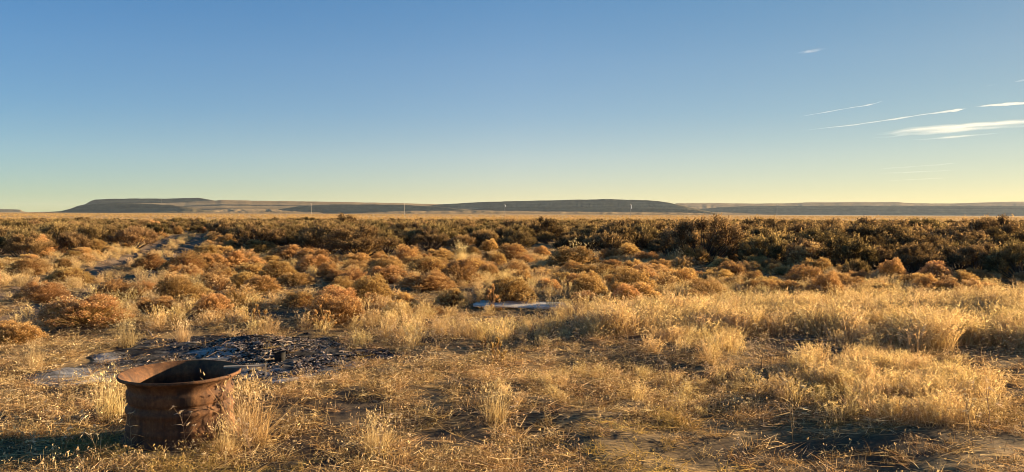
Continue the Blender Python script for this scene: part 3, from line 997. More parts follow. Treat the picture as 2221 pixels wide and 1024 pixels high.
# ------------------------------------------------------------------ grasses
ZA = [(1225, 705), (1350, 692), (1700, 680), (2400, 660), (2400, 785), (1950, 765), (1750, 718), (1500, 728), (1300, 742)]
ZB = [(1620, 860), (1760, 800), (1950, 795), (2130, 845), (2200, 930), (2000, 945), (1780, 925)]
ZC = [(1000, 840), (1300, 805), (1560, 775), (1610, 850), (1500, 905), (1100, 895)]
ZD = [(800, 748), (840, 715), (1000, 705), (1240, 705), (1300, 770), (1150, 760), (1000, 745), (880, 752)]
ZE = [(1400, 735), (1590, 725), (1610, 780), (1560, 800), (1420, 790)]
SHADY = [[(690, 862), (800, 855), (830, 905), (740, 935), (690, 910)], [(850, 935), (1000, 915), (1090, 935), (1080, 985), (900, 1000)], [(1380, 950), (1700, 930), (1900, 955), (2240, 940), (2240, 1030), (1380, 1030)], [(860, 835), (960, 850), (1020, 880), (900, 885)], [(2140, 790), (2240, 780), (2240, 890), (2170, 880)]]  # grass thinned here so dark soil stands in for shade
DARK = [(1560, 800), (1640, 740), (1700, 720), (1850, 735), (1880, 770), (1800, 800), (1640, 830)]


def wedge(n, d0, d1, half=0.70):
    Y = np.sqrt(rng.uniform(d0 ** 2, d1 ** 2, n)); return Y * rng.uniform(-half, half, n), Y


def away_from_rim(x, y, r=0.42):
    return np.hypot(x - RIM_X, y - RIM_Y) > r


# low matted grass
xs = []; ys = []; ss = []
for d0, d1, dens in ((4.6, 9, 88), (9, 12, 40), (12, 16, 24), (16, 26, 9), (26, 45, 3)):
    n = int(0.70 * (d1 ** 2 - d0 ** 2) * dens)
    X, Y = wedge(n, d0, d1)
    p = np.maximum(sstep(0.36, 0.58, fbm(X / 0.9, Y / 0.9, 3, 51) * 0.6 + fbm(X / 0.25, Y / 0.25, 2, 52) * 0.4), 0.5 * sstep(0.38, 0.55, fbm(X / 0.22, Y / 0.22, 2, 59)) + 0.12)
    px, py = proj(X, Y)
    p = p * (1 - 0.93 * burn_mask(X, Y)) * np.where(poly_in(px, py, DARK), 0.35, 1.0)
    p = p * sstep(0.15, 0.55, np.minimum(seg_dist(X, Y, RUTS[0]), seg_dist(X, Y, RUTS[1])))
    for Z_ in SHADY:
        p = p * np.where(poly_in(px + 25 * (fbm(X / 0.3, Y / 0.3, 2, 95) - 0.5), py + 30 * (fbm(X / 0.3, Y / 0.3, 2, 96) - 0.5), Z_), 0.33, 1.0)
    p = p * np.where((px > 1350) & (py > 925 + 30 * np.sin(px / 90)), 0.85, 1.0)  # slightly fewer tufts, standing in for the shade at lower right
    k = (rng.uniform(size=n) < p) & away_from_rim(X, Y, 0.44)
    xs.append(X[k]); ys.append(Y[k]); ss.append(rng.uniform(0.5, 1.1, k.sum()) * (1 + 0.35 * (d0 > 15)))
xs = np.concatenate(xs); ys = np.concatenate(ys); ss = np.concatenate(ss)
px, py = proj(xs, ys)
gm = (fbm(xs / 0.8, ys / 0.8, 2, 71) > 0.5) & (((px > 150) & (px < 700) & (py > 930)) | ((px > 1050) & (px < 2200) & (py > 850) & (fbm(xs, ys, 2, 72) > 0.58)))
print('low grass', len(xs))
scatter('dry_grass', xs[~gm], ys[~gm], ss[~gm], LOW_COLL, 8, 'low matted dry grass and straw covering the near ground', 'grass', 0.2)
scatter('greening_grass', xs[gm], ys[gm], ss[gm], GREEN_COLL, 4, 'patches of yellow green grass among the straw near the camera', 'grass', 0.2)

# tall pale grass
xs = []; ys = []; ss = []
for Z, dens, s0, s1, d0, d1 in ((ZA, 62, 0.75, 1.15, 8, 17), (ZB, 60, 0.45, 0.75, 5.5, 9.5), (ZC, 22, 0.25, 0.45, 6, 10), (ZD, 12, 0.4, 0.7, 8, 14), (ZE, 26, 0.5, 0.8, 7.5, 12)):
    n = int(0.70 * (d1 ** 2 - d0 ** 2) * dens)
    X, Y = wedge(n, d0, d1, 0.75)
    px, py = proj(X, Y)
    p = sstep(0.28, 0.5, fbm(X / 0.8, Y / 0.8, 3, 53))
    k = poly_in(px + rng.normal(0, 14, n), py + rng.normal(0, 6, n), Z) & (rng.uniform(size=n) < p)
    xs.append(X[k]); ys.append(Y[k]); ss.append(rng.uniform(s0, s1, k.sum()))
# thin scatter of it between the shrubs
n = 20000
X, Y = wedge(n, 10, 34)
px, py = proj(X, Y)
k = (py > interp(px, SAGE_FRONT) + 4) & (rng.uniform(size=n) < np.where(px > 850, 0.42, 0.15) * sstep(0.36, 0.58, fbm(X / 1.6, Y / 1.6, 2, 54)))
k &= seg_dist(X, Y, TRACK) > 1.1
k &= ~(poly_in(px, py, [(1010, 662), (1262, 662), (1262, 700), (1010, 700)]) & (rng.uniform(size=n) < 0.6))
xs.append(X[k]); ys.append(Y[k]); ss.append(rng.uniform(0.5, 0.85, k.sum()))
xs = np.concatenate(xs); ys = np.concatenate(ys); ss = np.concatenate(ss)
print('tall grass', len(xs))
scatter('tall_dry_grass', xs, ys, ss, TALL_COLL, 6, 'tall pale straw coloured grass with feathery heads in a sunlit drift', 'grass', 0.14)

# short pale grass on the strip between the ruts and along the track's shoulders
n = 9000
X = rng.uniform(min(TX) - 3, max(TX) + 3, n); Y = rng.uniform(min(TY) - 1, max(TY) + 6, n)
dc = seg_dist(X, Y, TRACK); px, py = proj(X, Y)
k = ((dc < 0.45) | ((dc > 1.25) & (dc < 2.4)) | (poly_in(px, py, [(335, 507), (350, 496), (470, 496), (465, 507)]) & (dc > 0.4))) & (rng.uniform(size=n) < sstep(0.34, 0.55, fbm(X / 1.2, Y / 1.2, 2, 58)))
scatter('track_grass', X[k], Y[k], rng.uniform(0.35, 0.75, k.sum()), TALL_COLL, 6, 'short pale grass on the middle strip and edges of the dirt track', 'grass', 0.14)

# standing weeds, spread thinly
n = 5200
X, Y = wedge(n, 4.7, 15)
p = 0.03 + 0.3 * sstep(0.52, 0.72, fbm(X / 1.1, Y / 1.1, 2, 57))
px, py = proj(X, Y)
p = np.where(poly_in(px, py, DARK) | poly_in(px, py, ZD), 0.75, p) * (1 - 0.95 * burn_mask(X, Y))
k = (rng.uniform(size=n) < p) & away_from_rim(X, Y, 0.55)
scatter('dry_weeds', X[k], Y[k], rng.uniform(0.3, 0.7, k.sum()), WEED_COLL, 8, 'thin standing dead weeds with curled pale heads among the straw', 'weeds', 0.25)

# distant grass of the plain
n = 26000
Y = 110 * (1500 / 110) ** rng.uniform(0, 1, n); X = Y * rng.uniform(-0.68, 0.75, n)
k = (Y > 110 + 35 * fbm(X / 30, Y / 30, 3, 77)) & (rng.uniform(size=n) < 0.25 + 0.75 * sstep(0.38, 0.52, fbm(X / 160, Y / 55, 3, 79)))
scatter('plain_grass', X[k], Y[k], rng.uniform(0.9, 1.5, k.sum()) * np.clip((Y[k] / 110) ** 0.75, 1, 6), BUNCH_COLL, 4, 'golden dry grass of the open plain beyond the sagebrush', 'grass', 0.1, zs=np.clip((Y[k] / 110) ** -0.65, 0.2, 1))

# ------------------------------------------------------------------ hills
def hill_mat(name, c0, c1, c2):
    m, nt, out = new_mat(name)
    tc = nt.nodes.new('ShaderNodeTexCoord'); P = tc.outputs['Object']
    f = noise(nt, mapping(nt, P, (0.0014, 0.0014, 0.09)), 1.0, 8, 0.65, 0.3)
    f2 = noise(nt, mapping(nt, P, (0.02, 0.02, 0.06)), 1.0, 6, 0.7)
    col = mixc(nt, 0.4, ramp(nt, f, [(0.36, c0), (0.52, c1), (0.66, c2)]), ramp(nt, f2, [(0.35, c0), (0.65, c2)]))
    d = nt.nodes.new('ShaderNodeBsdfDiffuse'); nt.links.new(col, d.inputs[0])
    nt.links.new(d.outputs[0], out.inputs[0])
    return m


M_HILL = hill_mat('brushy_hill', (0.10, 0.08, 0.045), (0.18, 0.145, 0.08), (0.28, 0.21, 0.11))
M_SLOPE = hill_mat('sunlit_tone_slope', (0.15, 0.11, 0.06), (0.28, 0.20, 0.11), (0.42, 0.30, 0.165))  # paler copy of the hill colours paints these slopes as sunlit


def hill(prof, dist, run, shape, mat, seed, back=900.0, gully=0.35):
    """prof: photo points of the crest line; shape: (t, height share) from foot (t=0) to crest (t=1)"""
    px = np.arange(prof[0][0], prof[-1][0] + 0.1, 2.0)
    py = interp(px, prof)
    x, y, z = at_dist(px, py, np.full(len(px), float(dist)))
    dirx, diry = x / y, np.ones_like(y)
    z = np.maximum(z + (fbm(px / 22, px * 0, 4, seed) - 0.5) * 3.0, 0.0)
    ts = np.concatenate([np.unique(np.concatenate([np.linspace(0, 1, 26), [q[0] for q in shape]])), 1 + np.linspace(0.05, 1, 8)])
    rows = []
    for t in ts:
        if t <= 1:
            hs = np.interp(t, [s[0] for s in shape], [s[1] for s in shape])
            g = (fbm(px / 16 + 3.1, t * 1.6 + px * 0, 4, seed + 3) - 0.5) * gully * run * (1 - abs(2 * t - 1) ** 2) * 1.2
            D = dist - run * (1 - t) + g
            Z = z * hs
        else:
            D = dist + back * (t - 1) + 0 * px
            Z = z * (1 - 0.30 * (t - 1) ** 1.5)
        rows.append(np.stack([dirx * D, diry * D, Z - 0.6 * (t == 0)], -1))
    V = np.stack(rows); nr, nc = V.shape[:2]
    me = mesh_np('hill', V.reshape(-1, 3), grid_tris(nr, nc)[:, ::-1], [mat], smooth=True)
    return tag(link('hill', me), kind='structure')


SCARP = [(0, 0), (0.35, 0.10), (0.6, 0.34), (0.85, 0.80), (0.95, 0.97), (1, 1)]
GENTLE = [(0, 0), (0.5, 0.42), (0.9, 0.9), (1, 1)]
# far left low mesa
hill([(-300, 452), (-40, 453), (30, 454), (44, 455), (52, 459), (66, 461)], 6200, 150, SCARP, M_HILL, 1, gully=0.1)
# left mesa: gentle upper body with cap, and dark lower scarp in front
hill([(40, 462), (90, 459.5), (130, 458.5), (152, 453), (168, 447), (185, 443), (197, 436), (206, 433), (232, 431.5), (300, 430.5), (360, 431), (400, 430), (430, 429), (444, 431.5), (462, 434.5), (500, 441), (545, 449)], 5000, 80, SCARP, M_HILL, 12, gully=0.1)
hill([(215, 455), (240, 447), (262, 442.5), (300, 441), (350, 440.5), (400, 438.5), (450, 435.5), (480, 434), (520, 434.5), (600, 436), (700, 437.5), (780, 439), (860, 440.5), (960, 443), (1060, 446), (1130, 450), (1200, 458)], 4700, 850, [(0, 0), (0.28, 0.24), (0.288, 0.31), (0.6, 0.55), (0.607, 0.61), (0.9, 0.9), (1, 1)], M_SLOPE, 14, gully=0.0)
hill([(100, 461), (140, 457), (168, 449), (200, 443), (260, 440.5), (330, 442), (380, 446), (410, 450), (440, 455), (470, 459), (500, 461.5)], 3600, 90, SCARP, M_HILL, 23, gully=0.12)
hill([(380, 461), (430, 456), (500, 453), (600, 453), (660, 457), (700, 461)], 3900, 500, GENTLE, M_SLOPE, 29)
hill([(545, 461.5), (580, 457), (620, 452), (650, 447.5), (700, 444), (760, 443.5), (850, 444), (910, 446), (960, 449), (1010, 455), (1060, 461)], 3800, 75, SCARP, M_HILL, 34, gully=0.12)
# middle mesa
hill([(840, 458), (900, 449), (960, 443), (1010, 440), (1060, 437.5), (1130, 436), (1200, 434.5), (1260, 433), (1310, 431.8), (1360, 433), (1405, 434), (1430, 436.5), (1452, 440), (1480, 446), (1520, 455), (1560, 464)], 4400, 110, SCARP, M_HILL, 45, gully=0.25)
hill([(900, 462), (1000, 456), (1100, 449), (1200, 448.5), (1300, 449), (1400, 450), (1480, 453), (1540, 460), (1570, 466)], 3900, 60, SCARP, M_HILL, 47, gully=0.25)
hill([(740, 464), (880, 457.5), (1050, 456.5), (1200, 459), (1350, 460), (1500, 461.5), (1640, 468)], 3200, 500, GENTLE, M_SLOPE, 49)
# right ridge: far sunlit table and the long dark scarp in front of it
hill([(1440, 445), (1470, 441), (1550, 440.5), (1640, 441.5), (1700, 441), (1750, 439), (1840, 438.5), (1950, 438.5), (1962, 440), (1985, 441), (2060, 441.5), (2120, 439.5), (2180, 438), (2300, 436.5), (2500, 436)], 6800, 900, GENTLE, M_SLOPE, 56, gully=0.1)
hill([(1500, 456), (1560, 449.5), (1620, 447), (1700, 446.5), (1850, 446), (2000, 446.5), (2221, 447), (2500, 447)], 5200, 170, SCARP, M_HILL, 58, gully=0.12)
hill([(1380, 466), (1480, 461), (1560, 460), (1640, 464), (1700, 468)], 4300, 500, GENTLE, M_SLOPE, 60)

# ------------------------------------------------------------------ utility poles
M_POLE = simple_mat('weathered_pole', [(0.3, (0.34, 0.29, 0.23)), (0.7, (0.52, 0.46, 0.38))], 4, 5, 0.9)
M_CAN = simple_mat('transformer_grey', [(0.3, (0.62, 0.63, 0.62)), (0.7, (0.74, 0.75, 0.74))], 3, 3, 0.4)
M_GLASS = simple_mat('insulator', [(0.3, (0.55, 0.56, 0.55)), (0.7, (0.7, 0.7, 0.68))], 3, 2, 0.3)
POLES = [(35, 452, 444.5, 0, 'tiny far utility pole alone on the skyline at the far left'),
         (350, 441, 432.5, 0, 'faint utility pole in front of the left mesa, smallest along that slope'),
         (505, 457, 446, 0, 'short utility pole against the tan slope right of the left mesa'),
         (675, 461, 440.5, 0, 'pale utility pole with crossarm in front of the dark slope, fourth from the left'),
         (877, 463, 440.5, 0, 'slim utility pole near the image middle, left of the pole with a white can'),
         (1095, 468, 442.5, 1, 'utility pole carrying a single white transformer can beside its top'),
         (1368, 468, 441.5, 2, 'utility pole with a tall white equipment cluster at its top'),
         (1685, 470.5, 442, 0, 'plain utility pole standing alone before the long right ridge')]
for px, yb, yt, kind, lab in POLES:
    hgt_px = yb - yt
    d = 10.0 / hgt_px * F
    x, y, z = (float(v) for v in at_dist(px, yb, d))
    if abs(px - 35) < 1: d, x, y, z = (lambda q: (6000.0, *q))(tuple(float(v) for v in at_dist(px, yb, 6000.0)))
    HH = hgt_px * d / F
    if px > 600: z = 0.0; HH = float(at_dist(px, yt, d)[2])
    if px in (350, 505):
        d = 4450.0 if px == 350 else 3800.0
        x, y, z = (float(v) for v in at_dist(px, yb, d)); HH = hgt_px * d / F
    k = HH / 10.0
    o = empty('utility_pole', (x, y, z - 0.3 * k))
    tag(o, lab, 'utility pole', 'utility poles crossing the plain')
    b = MB(); b.tube([(0, 0, 0), (0, 0, 5 * k), (0, 0, 10.2 * k)], [0.20 * k, 0.17 * k, 0.13 * k], 8); link('pole', b.mesh('pole', M_POLE), o)
    b = MB(); b.box((0, 0, 9.5 * k), (2.2 * k, 0.12 * k, 0.14 * k), 0.9); link('crossarm', b.mesh('crossarm', M_POLE), o)
    for s in (-0.95, 0.0, 0.95):
        if s == 0.0: continue
        b = MB(); b.tube([(s * k * math.cos(0.9), s * k * math.sin(0.9), 9.57 * k), (s * k * math.cos(0.9), s * k * math.sin(0.9), 9.8 * k)], [0.07 * k, 0.04 * k], 6); link('insulator', b.mesh('insulator', M_GLASS), o)
    for q in range(kind):
        b = MB(); zz = 8.0 - 1.5 * q
        b.tube([(0.45, -0.1, zz), (0.45, -0.1, zz + 0.08), (0.45, -0.1, zz + 1.2), (0.45, -0.1, zz + 1.3)], [0.3, 0.36, 0.36, 0.25], 12)
        c = link('transformer', b.mesh('transformer', M_CAN), o)

# ------------------------------------------------------------------ rusty wheel rim
def rust_mat():
    m, nt, out = new_mat('rusted_steel')
    tc = nt.nodes.new('ShaderNodeTexCoord'); P = tc.outputs['Object']
    n1 = noise(nt, P, 4.5, 9, 0.7, 0.3); n2 = noise(nt, P, 38.0, 6, 0.75); n3 = noise(nt, mapping(nt, P, (9, 9, 1.2)), 1.0, 5, 0.6)
    c = ramp(nt, n1, [(0.28, (0.045, 0.022, 0.012)), (0.46, (0.12, 0.052, 0.022)), (0.6, (0.23, 0.108, 0.042)), (0.75, (0.38, 0.20, 0.085))])
    c = mixc(nt, 0.45, c, ramp(nt, n2, [(0.32, (0.04, 0.02, 0.012)), (0.55, (0.19, 0.087, 0.035)), (0.75, (0.42, 0.23, 0.10))]))
    c = mixc(nt, mth(nt, 'MULTIPLY', mth(nt, 'SUBTRACT', n3, 0.44, True), 4.5, True), c, (0.05, 0.026, 0.016))
    p = nt.nodes.new('ShaderNodeBsdfPrincipled'); p.inputs['Roughness'].default_value = 0.78; p.inputs['Metallic'].default_value = 0.15
    p.inputs['Specular IOR Level'].default_value = 0.3
    nt.links.new(c, p.inputs['Base Color'])
    b = nt.nodes.new('ShaderNodeBump'); b.inputs['Strength'].default_value = 0.7; b.inputs['Distance'].default_value = 0.004
    nt.links.new(n2, b.inputs['Height']); nt.links.new(b.outputs[0], p.inputs['Normal'])
    nt.links.new(p.outputs[0], out.inputs[0])
    return m


M_RUST = rust_mat()
M_SOOTRUST = rust_mat()
M_SOOTRUST.name = 'sooty_rust'
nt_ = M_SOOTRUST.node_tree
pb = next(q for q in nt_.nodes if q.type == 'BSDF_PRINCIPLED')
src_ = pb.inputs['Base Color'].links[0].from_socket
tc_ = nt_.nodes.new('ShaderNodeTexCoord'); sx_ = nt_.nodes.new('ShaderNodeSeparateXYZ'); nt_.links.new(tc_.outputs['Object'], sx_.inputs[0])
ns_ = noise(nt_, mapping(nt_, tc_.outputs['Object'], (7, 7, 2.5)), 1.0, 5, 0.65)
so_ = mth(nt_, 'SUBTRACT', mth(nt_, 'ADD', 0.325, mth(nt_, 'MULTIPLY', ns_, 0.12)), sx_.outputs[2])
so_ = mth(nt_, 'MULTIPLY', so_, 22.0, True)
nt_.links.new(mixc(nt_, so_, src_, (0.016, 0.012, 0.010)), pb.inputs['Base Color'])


def lathe(prof, n=128, wob=0.0, seed=0, dent=0.0):
    prof = np.array(prof, float)
    a = np.linspace(0, 2 * np.pi, n, endpoint=False)
    w = 1 + wob * (np.sin(2 * a + 0.5) * 0.7 + np.sin(3 * a + seed) * 0.4)
    r = prof[:, 0][:, None] * w
    zz = np.broadcast_to(prof[:, 1][:, None], r.shape)
    if dent:
        ca, sa = np.cos(a)[None] * 3.0 + 0 * r, np.sin(a)[None] * 3.0 + 0 * r
        r = r + dent * (fbm(ca * 1.6 + zz * 4, sa * 1.6 - zz * 5, 3, 66) - 0.5) * 2
        zz = zz + dent * 0.6 * (fbm(ca + 9, sa + 4, 3, 67) - 0.5) * 2
    V = np.stack([r * np.cos(a), r * np.sin(a), zz], -1)
    T = grid_tris(len(prof), n, True)
    return V.reshape(-1, 3), T


rim = empty('wheel_rim', (RIM_X, RIM_Y, float(gh(RIM_X, RIM_Y)) - 0.015), 0.4)
rim.scale = (0.925, 0.925, 1.0)
rim.rotation_euler = (R(0.8), R(-0.6), 0.4)
tag(rim, 'large rusty steel wheel rim used as a fire ring, standing in dry grass', 'wheel rim')
outer = [(0.425, 0.0), (0.432, 0.008), (0.434, 0.02), (0.428, 0.035), (0.412, 0.05), (0.398, 0.065), (0.390, 0.085), (0.388, 0.105), (0.392, 0.118), (0.392, 0.132), (0.384, 0.146), (0.381, 0.165), (0.379, 0.21), (0.380, 0.225), (0.388, 0.240), (0.391, 0.252), (0.388, 0.264), (0.376, 0.276), (0.368, 0.290), (0.366, 0.300), (0.369, 0.306), (0.377, 0.312), (0.381, 0.320), (0.383, 0.345), (0.385, 0.372), (0.383, 0.382), (0.374, 0.390), (0.371, 0.400), (0.374, 0.416), (0.384, 0.436), (0.402, 0.456), (0.424, 0.468), (0.434, 0.472)]
lip = [(0.434, 0.472), (0.438, 0.471), (0.4425, 0.475), (0.4445, 0.482), (0.4425, 0.490), (0.437, 0.494), (0.430, 0.493), (0.424, 0.487)]
inner = [(0.424, 0.487), (0.404, 0.473), (0.388, 0.455), (0.374, 0.436), (0.365, 0.414), (0.362, 0.398), (0.372, 0.376), (0.372, 0.330), (0.366, 0.314), (0.356, 0.300), (0.366, 0.27), (0.376, 0.252), (0.368, 0.222), (0.370, 0.16), (0.378, 0.12), (0.380, 0.09), (0.404, 0.045), (0.422, 0.02), (0.425, 0.0)]
b = MB(); b.add(*lathe(outer, 160, 0.003, 0, 0.003)); link('barrel', b.mesh('barrel', M_RUST, True), rim)
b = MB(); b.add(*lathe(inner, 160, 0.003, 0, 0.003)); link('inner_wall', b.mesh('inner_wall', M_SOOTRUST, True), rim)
b = MB(); b.add(*lathe(lip, 160, 0.003, 0, 0.003)); link('flange', b.mesh('flange', M_RUST, True), rim)
b = MB()   # weld seam up the side
th = -1.9
b.box((0.3815 * math.cos(th), 0.3815 * math.sin(th), 0.185), (0.004, 0.010, 0.075), th)
link('weld_seam', b.mesh('weld_seam', M_RUST), rim)

# bent bar lying across the rim's edge
M_BAR = simple_mat('dull_bar', [(0.3, (0.25, 0.20, 0.15)), (0.7, (0.52, 0.46, 0.37))], 12, 5, 0.7, 0.1)
b = MB()
zt = RIM_H + float(gh(RIM_X, RIM_Y)) - 0.006
bar0 = np.array([RIM_X + 0.27, RIM_Y + 0.09, zt + 0.002]); bar1 = np.array([RIM_X + 0.545, RIM_Y + 0.15, zt + 0.008])
dv = bar1 - bar0; ang = math.atan2(dv[1], dv[0])
b.box((bar0 + bar1) / 2, (np.linalg.norm(dv), 0.022, 0.012), ang, rx=0.15)
b.box(bar1 + np.array([0.006 * math.cos(ang), 0.006 * math.sin(ang), -0.038]), (0.010, 0.020, 0.09), ang)
tag(link('bent_bar', b.mesh('bent_bar', M_BAR)), 'short bent metal bar sticking out over the right edge of the rusty rim', 'metal bar')

# ------------------------------------------------------------------ burnt debris
M_CHAR = veg_mat('char_and_ash_bits', [(0, (0.008, 0.008, 0.008)), (0.5, (0.035, 0.03, 0.027)), (0.62, (0.19, 0.13, 0.095)), (1, (0.42, 0.35, 0.29))], 0.0, 0.0)


def lump(g, r):
    a = np.array([[1, 0, 0], [-1, 0, 0], [0, 1, 0], [0, -1, 0], [0, 0, 1], [0, 0, -1.0]]) * g.uniform(0.5, 1.2, (6, 1)) * r * np.array([g.uniform(0.7, 2.2), 1, g.uniform(0.4, 0.9)])
    q = np.array(Matrix.Rotation(g.uniform(0, 6.28), 3, 'Z') @ Matrix.Rotation(g.normal(0, 0.4), 3, 'X'))
    T = [(0, 2, 4), (2, 1, 4), (1, 3, 4), (3, 0, 4), (2, 0, 5), (1, 2, 5), (3, 1, 5), (0, 3, 5)]
    return a @ q.T, T


b = MB(); g = np.random.default_rng(77)
n = 22000
px = g.normal(610, 135, n); py = g.normal(772, 22, n)
X, Y = at(px, py)
k = (burn_mask(X, Y) > 0.4) & (fbm(X / 0.3, Y / 0.3, 3, 83) > 0.44)
X, Y = X[k], Y[k]
dpx, dpy = proj(X, Y)
thin = np.zeros(len(X))
for cx, cy_, rx_, ry_ in ((640, 819, 80, 12), (765, 796, 75, 18)):
    thin = np.maximum(thin, 1 - sstep(0.4, 1.1, np.hypot((dpx - cx) / rx_, (dpy - cy_) / ry_)))
k = g.uniform(size=len(X)) > 0.75 * thin
X, Y = X[k], Y[k]
for x, y in list(zip(X, Y))[:9500]:
    v, t = lump(g, g.gamma(2.0, 0.0029) + 0.0022)
    b.add(v + [x, y, float(gh(x, y)) + 0.008], t, g.uniform(0, 0.6) if g.uniform() < 0.45 else g.uniform(0.6, 1))
for q in range(70):
    x, y = X[int(g.integers(0, len(X)))], Y[int(g.integers(0, len(Y)))]
    i_ = int(g.integers(0, len(X))); x, y = X[i_], Y[i_]
    L_, a_ = g.uniform(0.05, 0.2), g.normal(0, 0.9) + (math.pi if g.uniform() < 0.5 else 0)
    t = np.linspace(-0.5, 0.5, 4)
    sx_, sy_ = x + t * L_ * math.cos(a_) + g.normal(0, 0.006, 4), y + t * L_ * math.sin(a_) + g.normal(0, 0.006, 4)
    b.tube(np.stack([sx_, sy_, gh(sx_, sy_) + 0.012 + g.uniform(0, 0.03) * (t + 0.5)], 1), np.linspace(1, 0.5, 4) * g.uniform(0.004, 0.011), 5, g.uniform(0.1, 0.9))
tag(link('burnt_debris', b.mesh('burnt_debris', M_CHAR)), 'charred chips and ash flakes strewn over the old fire pile', 'debris', kind='stuff')

STICKS = [((404, 752), (438, 749), 0.009, 'pale forked stick lying on the char left of the ash mound'),
          ((552, 757), (598, 760), 0.010, 'half burnt tan stick on top of the ash mound'),
          ((570, 750), (590, 753), 0.012, 'short thick pale stick near the crest of the ash mound'),
          ((648, 751), (684, 755), 0.010, 'grey curved stick over the second ash mound'),
          ((724, 773), (762, 775), 0.011, 'charred stick with a broken pale end right of the ash mounds'),
          ((543, 824), (640, 820), 0.007, 'long thin twig lying along the near edge of the white ash'),
          ((690, 800), (770, 806), 0.008, 'thin dark twig on the pale ash at the right side of the fire pile'),
          ((1045, 692), (1128, 690), 0.012, 'straight bleached stick on the ground before the weathered boards'),
          ((320, 722), (338, 738), 0.01, 'small slanting pale stick beside the straw tuft above the fire pile'),
          ((1690, 738), (1840, 742), 0.012, 'grey fallen branch in the dark hollow behind the leaning grass')]
M_STICK = simple_mat('bleached_wood', [(0.3, (0.12, 0.09, 0.065)), (0.7, (0.36, 0.29, 0.21))], 14, 6, 0.9, stretch=(1, 1, 1))
for (p0, p1, r, lab) in STICKS:
    x0, y0 = place(*p0); x1, y1 = place(*p1)
    t = np.linspace(0, 1, 7)
    X = x0 + (x1 - x0) * t + rng.normal(0, 0.008, 7); Y = y0 + (y1 - y0) * t + rng.normal(0, 0.01, 7)
    Z = gh(X, Y) + r + 0.01 + rng.uniform(0, 0.012, 7)
    b = MB(); b.tube(np.stack([X, Y, Z], 1), np.linspace(r, r * 0.6, 7), 7)
    tag(link('stick', b.mesh('stick', M_STICK, True)), lab, 'stick', 'sticks on the ground')
# burnt can
x, y = place(607, 785)
can = empty('burnt_can', (x, y, float(gh(x, y)) - 0.01), 0.6)
tag(can, 'blackened burnt can sitting in the ash right of the rusty rim', 'can')
M_BLACK = simple_mat('soot', [(0.3, (0.008, 0.008, 0.008)), (0.7, (0.025, 0.022, 0.02))], 20, 5, 0.9)
b = MB(); b.add(*lathe([(0.0, 0.004), (0.058, 0.004), (0.062, 0.012), (0.060, 0.06), (0.062, 0.063), (0.060, 0.07), (0.061, 0.11), (0.064, 0.115), (0.064, 0.119), (0.058, 0.119), (0.057, 0.02), (0.0, 0.02)], 24, 0.03))
link('can_wall', b.mesh('can_wall', M_BLACK, True), can)

# weathered boards
M_BOARD = simple_mat('weathered_board', [(0.3, (0.36, 0.34, 0.30)), (0.55, (0.58, 0.55, 0.50)), (0.75, (0.74, 0.71, 0.66))], 5, 8, 0.9, bump=0.003, stretch=(1, 9, 9), spec=0.08)
xa, ya = place(1030, 664); xb, yb = place(1252, 671)
ang = math.atan2(yb - ya, xb - xa); L = math.hypot(xb - xa, yb - ya)
for q, (off, lab) in enumerate((( -0.14, 'front board of the two weathered grey boards lying in the grass'), (0.16, 'rear board of the two weathered grey boards lying in the grass'))):
    cx, cy = (xa + xb) / 2 - math.sin(ang) * off, (ya + yb) / 2 + math.cos(ang) * off
    zc = float(gh(cx, cy)) + 0.065
    o = empty('weathered_board', (cx, cy, zc), ang + (0.02 if q else -0.01))
    o.rotation_euler = (R(6), R(1.2), ang + (0.02 if q else -0.01))
    tag(o, lab, 'board', 'weathered boards in the grass')
    b = MB()
    for s, ww in ((-0.09, 0.085), (0.0, 0.085), (0.09, 0.085)):
        b.box((rng.uniform(-0.03, 0.03), s, rng.uniform(-0.003, 0.003)), (L * (1 - 0.12 * q), ww, 0.022))
    link('planks', b.mesh('planks', M_BOARD), o)
    for s in (-0.38, 0.38):
        b = MB(); b.box((s * L, 0, -0.032), (0.09, 0.26, 0.036)); link('batten', b.mesh('batten', M_BOARD), o)

# ------------------------------------------------------------------ single tufts
TUFTS = [((276, 752), 0.34, 0, 'straw tuft growing at the back left edge of the fire pile'),
         ((398, 742), 0.30, 1, 'thin upright straw tuft behind the left part of the fire pile'),
         ((540, 958), 0.44, 2, 'big bright straw bunch against the right side of the rusty rim'),
         ((488, 985), 0.22, 0, 'smaller straw bunch in front of the rusty rim, right of its middle'),
         ((815, 985), 0.26, 2, 'round straw tuft near the bottom edge, right of the rusty rim'),
         ((1075, 915), 0.30, 1, 'orange tinted straw tuft with a black shadow beside it, low middle of the ground'),
         ((75, 800), 0.30, 0, 'straw tuft at the left edge below the near golden shrub'),
         ((664, 706), 0.22, 3, 'pale straw tuft at the foot of the big golden dome shrub'),
         ((240, 905), 0.36, 1, 'loose straw tuft against the left side of the rusty rim'),
         ((1225, 684), 0.22, 0, 'rounded straw tuft growing at the front of the weathered boards'),
         ((1250, 582), 0.75, 2, 'large pale bunch grass among golden shrubs below the middle mesa'),
         ((1000, 566), 0.62, 0, 'wide pale bunch grass just before the dark sagebrush, middle of the image'),
         ((330, 676), 0.32, 2, 'straw bunch between golden shrubs above the fire pile'),
         ((1470, 575), 0.5, 1, 'pale bunch grass before the dark sagebrush, right of the middle mesa')]
for (p, h, v, lab) in TUFTS:
    x, y = place(*p)
    o = link('grass_tuft', BUNCH[v]); o.location = (x, y, float(gh(x, y)) - 0.01)
    s = h / 0.32; o.scale = (s * 1.05, s * 1.05, s); o.rotation_euler = (0, 0, random.uniform(0, 6.28))
    tag(o, lab, 'grass tuft', 'single straw tufts')

